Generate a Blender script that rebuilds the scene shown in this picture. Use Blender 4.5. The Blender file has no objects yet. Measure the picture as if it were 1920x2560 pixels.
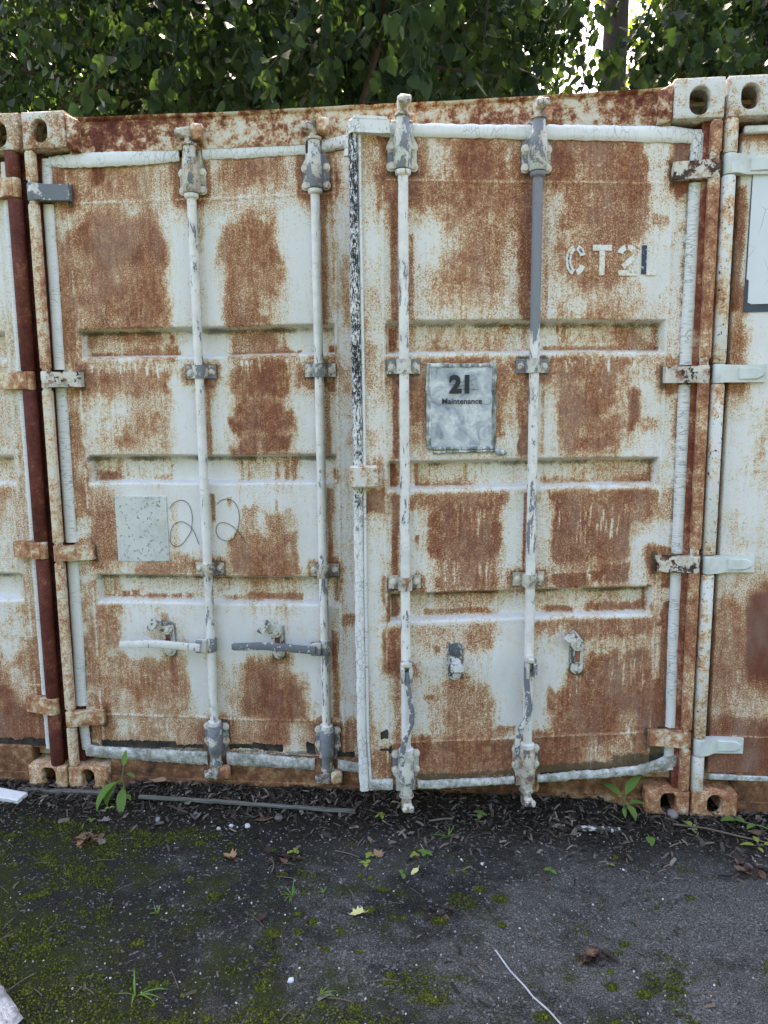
import bpy, math, random
import numpy as np
from mathutils import Matrix, Vector

random.seed(7)
RNG = np.random.default_rng(7)
SC = bpy.context.scene
COL = SC.collection

# ------------------------------------------------------------------ camera
cam_d = bpy.data.cameras.new('camera')
cam_d.sensor_fit = 'HORIZONTAL'
cam_d.sensor_width = 36.0
cam_d.lens = 35.258
cam_d.clip_start = 0.05
cam_d.clip_end = 600.0
cam = bpy.data.objects.new('camera', cam_d)
COL.objects.link(cam)
_r = Vector((0.99489735, 0.10044131, -0.00952916))
_u = Vector((-0.00490798, 0.14251819, 0.98978001))
_f = Vector((-0.10077288, 0.98468275, -0.14228393))
cam.matrix_world = Matrix(((_r.x, _u.x, -_f.x, 1.57940), (_r.y, _u.y, -_f.y, -2.72772),
                           (_r.z, _u.z, -_f.z, 1.53964), (0, 0, 0, 1)))
SC.camera = cam

# ------------------------------------------------------------------ sky, sun, exposure
SUN_EL, SUN_AZ = math.radians(52), math.radians(-14)      # azimuth from +Y towards +X: behind the containers
world = bpy.data.worlds.new('World')
SC.world = world
world.use_nodes = True
wn = world.node_tree.nodes
wl = world.node_tree.links
wn.clear()
sky = wn.new('ShaderNodeTexSky')
sky.sky_type = 'NISHITA'
sky.sun_disc = False
sky.sun_elevation = SUN_EL
sky.sun_rotation = SUN_AZ
sky.air_density = 1.0
sky.dust_density = 3.0
sky.ozone_density = 1.0
bg = wn.new('ShaderNodeBackground')
bg.inputs['Strength'].default_value = 0.11
wo = wn.new('ShaderNodeOutputWorld')
wl.new(sky.outputs[0], bg.inputs[0])
wl.new(bg.outputs[0], wo.inputs[0])
sun_d = bpy.data.lights.new('sun', 'SUN')
sun_d.energy = 3.5
sun_d.angle = math.radians(0.55)
sun_d.color = (1.0, 0.95, 0.86)
sun = bpy.data.objects.new('sun', sun_d)
COL.objects.link(sun)
_sd = Vector((math.sin(SUN_AZ) * math.cos(SUN_EL), math.cos(SUN_AZ) * math.cos(SUN_EL), math.sin(SUN_EL)))
sun.rotation_euler = _sd.to_track_quat('Z', 'Y').to_euler()
SC.view_settings.view_transform = 'Standard'
SC.view_settings.look = 'None'
SC.view_settings.exposure = 3.25
SC.view_settings.gamma = 1.0
SC.view_settings.use_white_balance = True
SC.view_settings.white_balance_temperature = 7700
SC.view_settings.white_balance_tint = 16
SC.view_settings.use_curve_mapping = False
SC.render.engine = 'CYCLES'
SC.cycles.use_denoising = True
SC.cycles.max_bounces = 8
SC.cycles.transparent_max_bounces = 8

# ------------------------------------------------------------------ noise in numpy
def _hash(ix, iy, s):
    ix = ix.astype(np.int64).astype(np.uint64)
    iy = iy.astype(np.int64).astype(np.uint64)
    h = ix * np.uint64(374761393) + iy * np.uint64(668265263) + np.uint64((s * 974634777 + 12345) & 0xffffffff)
    h &= np.uint64(0xffffffff)
    h ^= h >> np.uint64(13)
    h = (h * np.uint64(1274126177)) & np.uint64(0xffffffff)
    h ^= h >> np.uint64(16)
    return (h & np.uint64(0xffffff)).astype(np.float64) / 16777215.0
def vn(x, y, s=0):
    x = np.asarray(x, float) + 512.0
    y = np.asarray(y, float) + 512.0
    ix, iy = np.floor(x), np.floor(y)
    fx, fy = x - ix, y - iy
    fx = fx * fx * (3 - 2 * fx)
    fy = fy * fy * (3 - 2 * fy)
    a, b = _hash(ix, iy, s), _hash(ix + 1, iy, s)
    c, d = _hash(ix, iy + 1, s), _hash(ix + 1, iy + 1, s)
    return (a * (1 - fx) + b * fx) * (1 - fy) + (c * (1 - fx) + d * fx) * fy
def fbm(x, y, s=0, o=4):
    v = 0.0
    a = 0.5
    t = 0.0
    for k in range(o):
        c, d = math.cos(0.6 + 1.1 * k), math.sin(0.6 + 1.1 * k)          # each octave turned, so no lattice shows
        f = 1.93 ** k
        v = v + a * vn((x * c - y * d) * f + 3.7 * k, (x * d + y * c) * f + 1.3 * k, s + 17 * k)
        t += a
        a *= 0.55
    return v / t
def sstep(e):
    e = np.clip(e, 0, 1)
    return e * e * (3 - 2 * e)

# ------------------------------------------------------------------ materials
class NM:
    """small node-material builder"""
    def __init__(s, name):
        s.m = bpy.data.materials.new(name)
        s.m.use_nodes = True
        s.n = s.m.node_tree.nodes
        s.l = s.m.node_tree.links
        s.b = s.n['Principled BSDF']
        s.pos = s.n.new('ShaderNodeNewGeometry')
        s.P = s.pos.outputs['Position']
    def put(s, sock, v):
        if isinstance(v, bpy.types.NodeSocket):
            s.l.new(v, sock)
        elif isinstance(v, (tuple, list)) and len(v) == 3 and sock.type == 'RGBA':
            sock.default_value = (*v, 1)
        else:
            sock.default_value = v
    def map(s, scale, vec=None, loc=(0, 0, 0), rot=(0, 0, 0)):
        n = s.n.new('ShaderNodeMapping')
        s.put(n.inputs['Vector'], vec or s.P)
        n.inputs['Scale'].default_value = scale
        n.inputs['Location'].default_value = loc
        n.inputs['Rotation'].default_value = rot
        return n.outputs[0]
    def noise(s, scale, detail=4, rough=0.55, vec=None, dist=0.0):
        n = s.n.new('ShaderNodeTexNoise')
        s.put(n.inputs['Vector'], vec or s.P)
        n.inputs['Scale'].default_value = scale
        n.inputs['Detail'].default_value = detail
        n.inputs['Roughness'].default_value = rough
        n.inputs['Distortion'].default_value = dist
        return n.outputs[0]
    def vor(s, scale, feature='F1', vec=None, out='Distance', rand=1.0):
        n = s.n.new('ShaderNodeTexVoronoi')
        n.feature = feature
        s.put(n.inputs['Vector'], vec or s.P)
        n.inputs['Scale'].default_value = scale
        n.inputs['Randomness'].default_value = rand
        return n.outputs[out]
    def math(s, op, a, b=0.0, c=None, clamp=False):
        n = s.n.new('ShaderNodeMath')
        n.operation = op
        n.use_clamp = clamp
        s.put(n.inputs[0], a)
        s.put(n.inputs[1], b)
        if c is not None:
            s.put(n.inputs[2], c)
        return n.outputs[0]
    def off(s, v, amp):            # (v-0.5)*amp
        return s.math('MULTIPLY_ADD', v, amp, -0.5 * amp)
    def add(s, *a):
        r = a[0]
        for b in a[1:]:
            r = s.math('ADD', r, b)
        return r
    def smooth(s, v, lo, hi):
        n = s.n.new('ShaderNodeMapRange')
        n.interpolation_type = 'SMOOTHSTEP'
        s.put(n.inputs[0], v)
        n.inputs[1].default_value = lo
        n.inputs[2].default_value = hi
        return n.outputs[0]
    def ramp(s, fac, stops):
        n = s.n.new('ShaderNodeValToRGB')
        e = n.color_ramp.elements
        while len(e) < len(stops):
            e.new(0.5)
        for k, (p, c) in enumerate(stops):
            e[k].position = p
            e[k].color = (*c, 1)
        s.put(n.inputs[0], fac)
        return n.outputs[0]
    def mix(s, fac, a, b):
        n = s.n.new('ShaderNodeMix')
        n.data_type = 'RGBA'
        s.put(n.inputs[0], fac)
        s.put(n.inputs[6], a)
        s.put(n.inputs[7], b)
        return n.outputs[2]
    def bump(s, h, strength=0.3, dist=0.01):
        n = s.n.new('ShaderNodeBump')
        n.inputs['Strength'].default_value = strength
        n.inputs['Distance'].default_value = dist
        s.put(n.inputs['Height'], h)
        s.l.new(n.outputs[0], s.b.inputs['Normal'])
    def attr(s, name):
        n = s.n.new('ShaderNodeAttribute')
        n.attribute_name = name
        q = s.n.new('ShaderNodeSeparateColor')
        s.l.new(n.outputs['Color'], q.inputs[0])
        return q.outputs
    def done(s, col, rough=0.6, spec=0.35, metal=0.0):
        s.put(s.b.inputs['Base Color'], col)
        s.put(s.b.inputs['Roughness'], rough)
        s.put(s.b.inputs['Specular IOR Level'], spec)
        s.put(s.b.inputs['Metallic'], metal)
        return s.m

PAINT = (0.675, 0.67, 0.668)
RUST_STOPS = [(0.0, PAINT), (0.24, PAINT), (0.38, (0.64, 0.575, 0.45)), (0.50, (0.535, 0.355, 0.215)),
              (0.62, (0.40, 0.203, 0.110)), (0.78, (0.275, 0.110, 0.060)), (1.0, (0.155, 0.052, 0.033))]
def rust_stops(paint):
    return [(0.0, paint), (0.28, paint)] + RUST_STOPS[2:]

def mat_door():
    q = NM('rusted_white_door_paint')
    a = q.attr('rust')
    n1 = q.noise(30, 7, 0.68)
    n2 = q.noise(200, 5, 0.75)
    ns = q.noise(1.0, 5, 0.65, q.map((110, 110, 11)))
    n0 = q.noise(6, 5, 0.6)
    mod = q.smooth(q.noise(4.5, 3, 0.5, q.map((1, 1, 0.6), loc=(5, 1, 2))), 0.35, 0.68)      # coarse here, powdery there
    gv = q.math('MULTIPLY', q.off(n2, 1.0), q.math('MULTIPLY_ADD', mod, 1.1, 1.25))
    n3 = q.smooth(q.noise(75, 6, 0.7, None, 0.5), 0.42, 0.58)                                  # small sharp flakes
    fl = q.math('MULTIPLY', q.off(n3, 0.14), q.math('SUBTRACT', 1.1, mod))
    v = q.add(a[0], q.off(n1, 0.50), gv, fl, q.off(ns, 0.55), q.off(n0, 0.50))
    col = q.ramp(v, RUST_STOPS)
    # faint grey-blue dirt film on the paint
    film = q.smooth(q.noise(9, 6, 0.65, q.map((1, 1, 0.45))), 0.40, 0.72)
    col = q.mix(q.math('MULTIPLY', film, 0.22), col, (0.44, 0.40, 0.33))
    # greenish grime, with rib and hardware shade painted in
    gr = q.smooth(q.add(a[2], q.off(n1, 1.2), q.off(n2, 0.9)), 0.25, 0.80)
    col = q.mix(q.math('MULTIPLY', gr, 0.75), col, (0.055, 0.058, 0.035))
    # flaked away to bare dark steel, ragged edge
    ba = q.smooth(q.add(a[1], q.off(q.noise(120, 4, 0.6), 0.8), q.off(n1, 0.3)), 0.46, 0.56)
    col = q.mix(ba, col, q.ramp(n1, [(0.3, (0.012, 0.011, 0.010)), (0.7, (0.075, 0.065, 0.055))]))
    q.bump(q.add(q.math('MULTIPLY', n2, 0.6), n1, q.math('MULTIPLY', ba, -1.5)), 0.35, 0.004)
    return q.done(col, q.ramp(v, [(0.3, (0.62,) * 3), (0.6, (0.92,) * 3)]), 0.16)

def mat_rusty(name, level, paint=PAINT, low=0.5, mid=0.45, fine=0.35, pits=0.0, scale=1.0, stops=None):
    q = NM(name)
    n0 = q.noise(5 * scale, 5, 0.6)
    n1 = q.noise(32 * scale, 6, 0.65)
    n2 = q.noise(150, 4, 0.7)
    v = q.add(q.off(n0, low * 1.7), q.off(n1, mid * 2.1), q.off(n2, fine * 2.2))
    v = q.math('ADD', v, level)
    col = q.ramp(v, stops or rust_stops(paint))
    if pits:
        pt = q.smooth(q.noise(70, 5, 0.7), 0.70 - pits * 0.2, 0.74 - pits * 0.2)
        col = q.mix(pt, col, (0.045, 0.022, 0.018))
    q.bump(q.add(n1, q.math('MULTIPLY', n2, 0.5)), 0.4, 0.004)
    return q.done(col, 0.75, 0.18)

def mat_peel(name, top, under, amount, scale=38.0, rust=0.0, stretch=1.0, zbare=None, grime=0.0):
    """old paint flaking off in sharp-edged islands"""
    q = NM(name)
    big = q.noise(3.1, 3, 0.5)
    n = q.noise(scale, 8, 0.66, q.map((1, 1, 1 / stretch)), 0.3)
    v = q.add(n, q.off(big, 0.40), q.off(q.noise(130, 4, 0.7), 0.22))
    if zbare:
        sz = q.n.new('ShaderNodeSeparateXYZ')
        q.l.new(q.P, sz.inputs[0])
        v = q.add(v, q.math('MULTIPLY', q.math('MULTIPLY', q.smooth(sz.outputs[2], zbare[0], zbare[1]), q.smooth(sz.outputs[0], zbare[2], zbare[2] + 0.01)), 0.45))
    m = q.smooth(v, 1.0 - amount - 0.012, 1.0 - amount + 0.012)
    fine = q.noise(240, 3, 0.6)
    ctop = q.mix(q.smooth(q.noise(14, 4, 0.6), 0.4, 0.7), top, tuple(0.82 * c for c in top))
    cund = q.mix(fine, tuple(0.7 * c for c in under), tuple(min(1, 1.25 * c) for c in under))
    col = q.mix(m, ctop, cund)
    if rust:
        r = q.smooth(q.add(q.noise(26, 6, 0.65), q.off(fine, 0.3)), 0.72 - rust * 0.4, 0.80 - rust * 0.25)
        col = q.mix(q.math('MULTIPLY', r, 0.85), col, q.ramp(fine, [(0.3, (0.16, 0.06, 0.03)), (0.7, (0.40, 0.20, 0.09))]))
    if grime:
        gm = q.smooth(q.add(q.noise(19, 6, 0.7), q.off(fine, 0.35)), 0.60 - grime * 0.25, 0.80 - grime * 0.2)
        col = q.mix(q.math('MULTIPLY', gm, 0.7), col, (0.085, 0.070, 0.050))
    q.bump(q.add(q.math('MULTIPLY', m, -1.0), q.math('MULTIPLY', fine, 0.25)), 0.6, 0.003)
    return q.done(col, 0.6, 0.25)

def mat_gasket(name, crack=0.35, black=0.0, dirt=0.0, crackdir=(26, 26, 90), zfade=None):
    q = NM(name)
    base = q.mix(q.noise(9, 4, 0.6), (0.60, 0.61, 0.615), (0.70, 0.70, 0.69))
    e = q.vor(1.0, 'DISTANCE_TO_EDGE', q.map(crackdir, q.P))
    cr = q.smooth(e, 0.055, 0.0)
    cr = q.math('MULTIPLY', cr, q.smooth(q.noise(7, 3), 0.35, 0.6))
    col = q.mix(q.math('MULTIPLY', cr, crack), base, (0.05, 0.055, 0.065))
    h = q.math('MULTIPLY', cr, -1.0)
    if black:
        s = q.noise(1.0, 6, 0.68, q.map((300, 300, 42)), 0.6)
        s2 = q.noise(1.0, 5, 0.6, q.map((110, 110, 90)), 0.8)
        v = q.add(q.math('MULTIPLY', s, 0.6), q.math('MULTIPLY', s2, 0.4), q.off(q.noise(2.2, 3), 0.16))
        if zfade:
            sz = q.n.new('ShaderNodeSeparateXYZ')
            q.l.new(q.P, sz.inputs[0])
            v = q.add(v, q.math('MULTIPLY_ADD', q.smooth(sz.outputs[2], zfade[0], zfade[1]), 0.13, -0.10))
        m = q.smooth(v, 0.66 - black * 0.3, 0.685 - black * 0.3)
        col = q.mix(m, col, (0.008, 0.009, 0.014))
        h = q.add(h, q.math('MULTIPLY', m, -1.0))
    if dirt:
        d = q.smooth(q.noise(24, 6, 0.7), 0.66 - dirt * 0.3, 0.85 - dirt * 0.2)
        col = q.mix(q.math('MULTIPLY', d, 0.8), col, q.ramp(q.noise(60, 3), [(0.35, (0.06, 0.06, 0.045)), (0.65, (0.27, 0.27, 0.20))]))
    q.bump(q.add(h, q.math('MULTIPLY', q.noise(60, 4), 0.4)), 0.5, 0.004)
    return q.done(col, 0.55, 0.4)

def mat_flat(name, col, var=0.25, scale=40, rough=0.7, spec=0.3, bump=0.3):
    q = NM(name)
    n = q.noise(scale, 5, 0.6)
    c = q.mix(n, tuple(c * (1 - var) for c in col), tuple(min(1, c * (1 + var)) for c in col))
    q.bump(n, bump, 0.003)
    return q.done(c, rough, spec)

def mat_island(name, stops, rough=0.75, spec=0.25, noise=0.2, transl=0.0, tcol=None):
    """colour differs from piece to piece inside one mesh"""
    q = NM(name)
    c = q.ramp(q.pos.outputs['Random Per Island'], stops)
    n = q.noise(90, 4, 0.6)
    c = q.mix(q.math('MULTIPLY', n, noise), c, (0.02, 0.018, 0.012))
    q.done(c, rough, spec)
    if transl:
        t = q.n.new('ShaderNodeBsdfTranslucent')
        q.put(t.inputs[0], tcol or c)
        if tcol:
            cc = q.ramp(q.pos.outputs['Random Per Island'], tcol)
            q.l.new(cc, t.inputs[0])
        mx = q.n.new('ShaderNodeMixShader')
        mx.inputs[0].default_value = transl
        q.l.new(q.b.outputs[0], mx.inputs[1])
        q.l.new(t.outputs[0], mx.inputs[2])
        q.l.new(mx.outputs[0], q.n['Material Output'].inputs[0])
    return q.m

M = {}
CAST = lambda p: [(0.0, p), (0.34, p), (0.43, (0.55, 0.49, 0.40)), (0.52, (0.42, 0.27, 0.16)), (0.64, (0.29, 0.14, 0.078)), (0.82, (0.19, 0.075, 0.045)), (1.0, (0.10, 0.04, 0.03))]
M['door'] = mat_door()
M['casting'] = mat_rusty('rusted_cream_casting', 0.50, (0.58, 0.56, 0.51), 0.5, 0.55, 0.45, stops=CAST((0.57, 0.57, 0.545)))
M['casting_clean'] = mat_rusty('chipped_white_casting', 0.38, (0.58, 0.58, 0.555), 0.40, 0.5, 0.45, pits=0.2, stops=CAST((0.58, 0.585, 0.57)))
M['casting_low'] = mat_rusty('rusted_brown_casting', 0.60, (0.50, 0.44, 0.36), 0.45, 0.55, 0.45)
M['rail'] = mat_rusty('rusted_red_rail', 0.49, (0.60, 0.55, 0.46), 0.8, 0.75, 0.35, stops=[
    (0.0, (0.60, 0.58, 0.53)), (0.30, (0.58, 0.53, 0.45)), (0.42, (0.52, 0.38, 0.25)), (0.52, (0.36, 0.18, 0.095)),
    (0.64, (0.20, 0.068, 0.042)), (0.85, (0.115, 0.028, 0.02)), (1.0, (0.07, 0.018, 0.014))])
M['sill'] = mat_rusty('dirty_rusted_sill', 0.62, (0.40, 0.36, 0.28), 0.5, 0.6, 0.35, stops=[
    (0.0, (0.42, 0.38, 0.30)), (0.35, (0.34, 0.25, 0.16)), (0.5, (0.26, 0.13, 0.065)), (0.65, (0.17, 0.072, 0.037)),
    (0.85, (0.075, 0.045, 0.03)), (1.0, (0.03, 0.024, 0.018))])
M['post'] = mat_rusty('speckled_rust_post', 0.47, (0.62, 0.57, 0.49), 0.6, 0.5, 0.5)
M['post_red'] = mat_rusty('red_brown_post', 0.62, (0.55, 0.45, 0.36), 0.6, 0.45, 0.4, stops=[
    (0.0, (0.55, 0.45, 0.36)), (0.40, (0.42, 0.26, 0.17)), (0.55, (0.25, 0.085, 0.05)), (0.75, (0.165, 0.042, 0.028)), (1.0, (0.10, 0.024, 0.019))])
M['post_brown'] = mat_rusty('brown_rust_post', 0.66, (0.60, 0.54, 0.46), 0.6, 0.5, 0.5)
M['primer'] = mat_rusty('dark_red_primer', 0.62, (0.4, 0.25, 0.2), 0.6, 0.4, 0.35, stops=[
    (0.0, (0.45, 0.31, 0.21)), (0.34, (0.26, 0.11, 0.06)), (0.5, (0.145, 0.042, 0.028)), (0.75, (0.085, 0.022, 0.018)), (1.0, (0.05, 0.013, 0.012))])
M['post_white'] = mat_rusty('chipped_white_post', 0.36, (0.62, 0.62, 0.60), 0.8, 0.6, 0.4, pits=0.55)
M['inner'] = mat_flat('dark_steel_inside', (0.035, 0.026, 0.022), 0.4, 30)
M['body'] = mat_rusty('weathered_side_paint', 0.40, (0.55, 0.57, 0.56), 0.5, 0.4, 0.3)
M['bar'] = mat_peel('flaking_white_bar_paint', (0.70, 0.69, 0.66), (0.20, 0.21, 0.235), 0.405, 58, 0.12, 4.0, (1.72, 1.95, 1.70), 0.15)
M['bar_grey'] = mat_peel('mostly_bare_grey_bar_paint', (0.60, 0.59, 0.54), (0.15, 0.16, 0.185), 0.58, 40, 0.08, 1.0, None, 0.1)
M['bracket'] = mat_peel('flaking_bracket_paint', (0.58, 0.57, 0.51), (0.20, 0.21, 0.24), 0.49, 26, 0.24, 1.4, None, 0.45)
M['bracket_rust'] = mat_peel('flaking_rusted_bracket_paint', (0.56, 0.52, 0.44), (0.17, 0.17, 0.19), 0.46, 30, 0.50, 1.2, None, 0.55)
M['bolt'] = mat_peel('painted_bolt_head', (0.66, 0.62, 0.54), (0.42, 0.25, 0.14), 0.38, 60, 0.35, 1.0, None, 0.2)
M['hinge'] = mat_peel('flaking_hinge_paint', (0.62, 0.58, 0.51), (0.055, 0.028, 0.026), 0.48, 17, 0.55, 1.0, None, 0.4)
M['hinge_rust'] = mat_rusty('rusted_hinge_paint', 0.58, (0.62, 0.57, 0.48), 0.6, 0.6, 0.3, pits=0.3)
M['hinge_white'] = mat_peel('white_hinge_paint', (0.60, 0.64, 0.62), (0.30, 0.32, 0.30), 0.30, 30, 0.05)
M['gasket'] = mat_gasket('cracked_white_gasket', 0.55, 0.0, 0.1, (14, 14, 95))
M['gasket_top'] = mat_gasket('smooth_white_gasket', 0.45, 0.02, 0.12, (60, 60, 22))
M['gasket_black'] = mat_gasket('crazed_black_and_white_gasket', 0.7, 0.53, 0.30, (60, 60, 40), (0.7, 1.75))
M['gasket_mid'] = mat_gasket('crazed_pale_gasket', 0.7, 0.30, 0.1, (60, 60, 40))
M['gasket_dirty'] = mat_gasket('mossy_white_gasket', 0.6, 0.10, 1.15, (60, 60, 30))
M['rubber'] = mat_flat('bare_black_rubber', (0.012, 0.014, 0.02), 0.4, 50, 0.6)
M['plate'] = mat_peel('painted_over_data_plate', (0.55, 0.565, 0.535), (0.27, 0.28, 0.27), 0.405, 80)
M['letter'] = mat_rusty('white_stencil_paint', 0.30, (0.68, 0.69, 0.69), 0.35, 0.5, 0.6)
M['letter_blue'] = mat_peel('dark_blue_stencil_paint', (0.60, 0.64, 0.65), (0.045, 0.055, 0.085), 0.62, 90)
M['marker'] = mat_flat('black_marker_line', (0.02, 0.021, 0.026), 0.2)
M['slot'] = mat_rusty('rusty_dark_slot', 0.9, (0.2, 0.15, 0.1))
M['catch'] = mat_peel('flaking_catch_paint', (0.62, 0.61, 0.56), (0.13, 0.135, 0.14), 0.47, 34, 0.20, 1.0, None, 0.35)
M['chrome'] = mat_peel('worn_bright_catch', (0.60, 0.61, 0.60), (0.09, 0.10, 0.115), 0.50, 20, 0.12)

# ------------------------------------------------------------------ mesh building
class MB:
    def __init__(s):
        s.v, s.f = [], []
    def add(s, vs, fs):
        o = len(s.v)
        s.v += [tuple(p) for p in vs]
        s.f += [tuple(i + o for i in f) for f in fs]
        return s
    def box(s, x0, x1, y0, y1, z0, z1, c=0.0, M4=None):
        """box with chamfered edges"""
        if c <= 0:
            vs = [(x, y, z) for x in (x0, x1) for y in (y0, y1) for z in (z0, z1)]
            fs = [(0, 1, 3, 2), (4, 6, 7, 5), (0, 4, 5, 1), (2, 3, 7, 6), (0, 2, 6, 4), (1, 5, 7, 3)]
        else:
            lo, hi = (x0, y0, z0), (x1, y1, z1)
            vs, ix = [], {}
            for a in range(3):
                for sx in (0, 1):
                    for sy in (0, 1):
                        for sz in (0, 1):
                            g = (sx, sy, sz)
                            p = []
                            for k in range(3):
                                e = hi[k] if g[k] else lo[k]
                                if k != a:
                                    e += -c if g[k] else c
                                p.append(e)
                            ix[(a, g)] = len(vs)
                            vs.append(tuple(p))
            fs = []
            for a in range(3):
                b, d = (a + 1) % 3, (a + 2) % 3
                for sd in (0, 1):
                    def g(i, j):
                        t = [0, 0, 0]
                        t[a], t[b], t[d] = sd, i, j
                        return ix[(a, tuple(t))]
                    q = [g(0, 0), g(1, 0), g(1, 1), g(0, 1)]
                    fs.append(tuple(q if sd else q[::-1]))
            for a in range(3):          # edges along axis a between faces b and d
                b, d = (a + 1) % 3, (a + 2) % 3
                for i in (0, 1):
                    for j in (0, 1):
                        def g(ax, k):
                            t = [0, 0, 0]
                            t[a], t[b], t[d] = k, i, j
                            return ix[(ax, tuple(t))]
                        q = [g(b, 0), g(b, 1), g(d, 1), g(d, 0)]
                        fs.append(tuple(q if (i ^ j) else q[::-1]))
            for sx in (0, 1):
                for sy in (0, 1):
                    for sz in (0, 1):
                        g = (sx, sy, sz)
                        q = [ix[(0, g)], ix[(1, g)], ix[(2, g)]]
                        fs.append(tuple(q if (sx + sy + sz) % 2 else q[::-1]))
        if M4 is not None:
            vs = [tuple(M4 @ Vector(p)) for p in vs]
        return s.add(vs, fs)
    def prism(s, out, y0, y1, c=0.0):
        """outline in (x,z), counter-clockwise seen from the front, extruded from y0 (front) to y1"""
        n = len(out)
        cx = sum(p[0] for p in out) / n
        cz = sum(p[1] for p in out) / n
        rings = []
        if c > 0:
            ins = []
            for k in range(n):
                dx, dz = out[k][0] - cx, out[k][1] - cz
                L = math.hypot(dx, dz) or 1
                ins.append((out[k][0] - dx / L * c, out[k][1] - dz / L * c))
            rings = [[(x, y0, z) for x, z in ins], [(x, y0 + c, z) for x, z in out], [(x, y1, z) for x, z in out]]
        else:
            rings = [[(x, y0, z) for x, z in out], [(x, y1, z) for x, z in out]]
        vs = [p for r in rings for p in r]
        fs = [tuple(range(n))]
        for r in range(len(rings) - 1):
            for k in range(n):
                a, b = r * n + k, r * n + (k + 1) % n
                fs.append((a, a + n, b + n, b))
        fs.append(tuple(reversed(range((len(rings) - 1) * n, len(rings) * n))))
        return s.add(vs, fs)
    def prof(s, out, z0, z1):
        """outline in (x,y) extruded along z"""
        n = len(out)
        vs = [(x, y, z0) for x, y in out] + [(x, y, z1) for x, y in out]
        fs = [tuple(reversed(range(n))), tuple(range(n, 2 * n))]
        for k in range(n):
            b = (k + 1) % n
            fs.append((k, b, b + n, k + n))
        return s.add(vs, fs)
    def lathe(s, cx, cy, prof, n=16, sq=1.0):
        """profile of (r,z) about a vertical axis"""
        vs = []
        for r, z in prof:
            for k in range(n):
                a = 2 * math.pi * k / n
                vs.append((cx + r * math.cos(a), cy + r * math.sin(a) * sq, z))
        fs = []
        for j in range(len(prof) - 1):
            for k in range(n):
                k2 = (k + 1) % n
                fs.append((j * n + k, j * n + k2, (j + 1) * n + k2, (j + 1) * n + k))
        fs.append(tuple(reversed(range(n))))
        fs.append(tuple(range((len(prof) - 1) * n, len(prof) * n)))
        return s.add(vs, fs)
    def tube(s, path, rad, n=8, flat=None):
        """round (or flat: (half width, half thickness)) section swept along a path"""
        path = [Vector(p) for p in path]
        m = len(path)
        rads = rad if isinstance(rad, (list, tuple)) else [rad] * m
        vs = []
        up = Vector((0, -1, 0))
        for i, p in enumerate(path):
            t = (path[min(i + 1, m - 1)] - path[max(i - 1, 0)]).normalized()
            a = t.cross(up)
            if a.length < 1e-4:
                a = t.cross(Vector((1, 0, 0)))
            a.normalize()
            b = a.cross(t).normalized()
            for k in range(n):
                th = 2 * math.pi * (k + 0.5) / n
                if flat:
                    ca, sa = math.cos(th), math.sin(th)
                    e = 0.5
                    ca = math.copysign(abs(ca) ** e, ca) * flat[0] * rads[i]
                    sa = math.copysign(abs(sa) ** e, sa) * flat[1] * rads[i]
                else:
                    ca, sa = math.cos(th) * rads[i], math.sin(th) * rads[i]
                vs.append(p + a * ca + b * sa)
        fs = []
        for j in range(m - 1):
            for k in range(n):
                k2 = (k + 1) % n
                fs.append((j * n + k, (j + 1) * n + k, (j + 1) * n + k2, j * n + k2))
        fs.append(tuple(range(n)))
        fs.append(tuple(reversed(range((m - 1) * n, m * n))))
        return s.add(vs, fs)
    def strip(s, st, y0, bulge, thick=0.006, n=6, jag=0.0, seed=0):
        """flexible seal: stations (ax,az,bx,bz[,dy]) from one edge to the other, bulging forward"""
        rr = random.Random(seed)
        vs = []
        for t in st:
            ax, az, bx, bz = t[:4]
            dy = t[4] if len(t) > 4 else 0.0
            ja, jb = rr.uniform(-jag, jag), rr.uniform(-jag, jag)
            L = math.hypot(bx - ax, bz - az) or 1
            ux, uz = (bx - ax) / L, (bz - az) / L
            ax, az, bx, bz = ax + ux * ja, az + uz * ja, bx + ux * jb, bz + uz * jb
            for k in range(n + 1):
                w = k / n
                pr = math.sin(math.pi * w) ** 0.35 if 0 < w < 1 else 0.0
                vs.append((ax + (bx - ax) * w, y0 + dy - bulge * pr - (0.0 if pr else 0.0), az + (bz - az) * w))
            vs.append((bx, y0 + dy + thick, bz))
            vs.append((ax, y0 + dy + thick, az))
        w = n + 3
        fs = []
        for j in range(len(st) - 1):
            for k in range(w):
                k2 = (k + 1) % w
                fs.append((j * w + k, j * w + k2, (j + 1) * w + k2, (j + 1) * w + k))
        fs.append(tuple(range(w)))
        fs.append(tuple(reversed(range((len(st) - 1) * w, len(st) * w))))
        return s.add(vs, fs)
    def mesh(s, name, mat, off=(0, 0, 0), smooth=None):
        me = bpy.data.meshes.new(name)
        ox, oy, oz = off
        me.from_pydata([(x - ox, y - oy, z - oz) for x, y, z in s.v], [], s.f)
        me.materials.append(mat)
        me.validate()
        import bmesh
        bm = bmesh.new()
        bm.from_mesh(me)
        bmesh.ops.recalc_face_normals(bm, faces=bm.faces)
        bm.to_mesh(me)
        bm.free()
        if smooth:
            me.polygons.foreach_set('use_smooth', [True] * len(me.polygons))
            me.set_sharp_from_angle(angle=math.radians(smooth))
        return me

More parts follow.
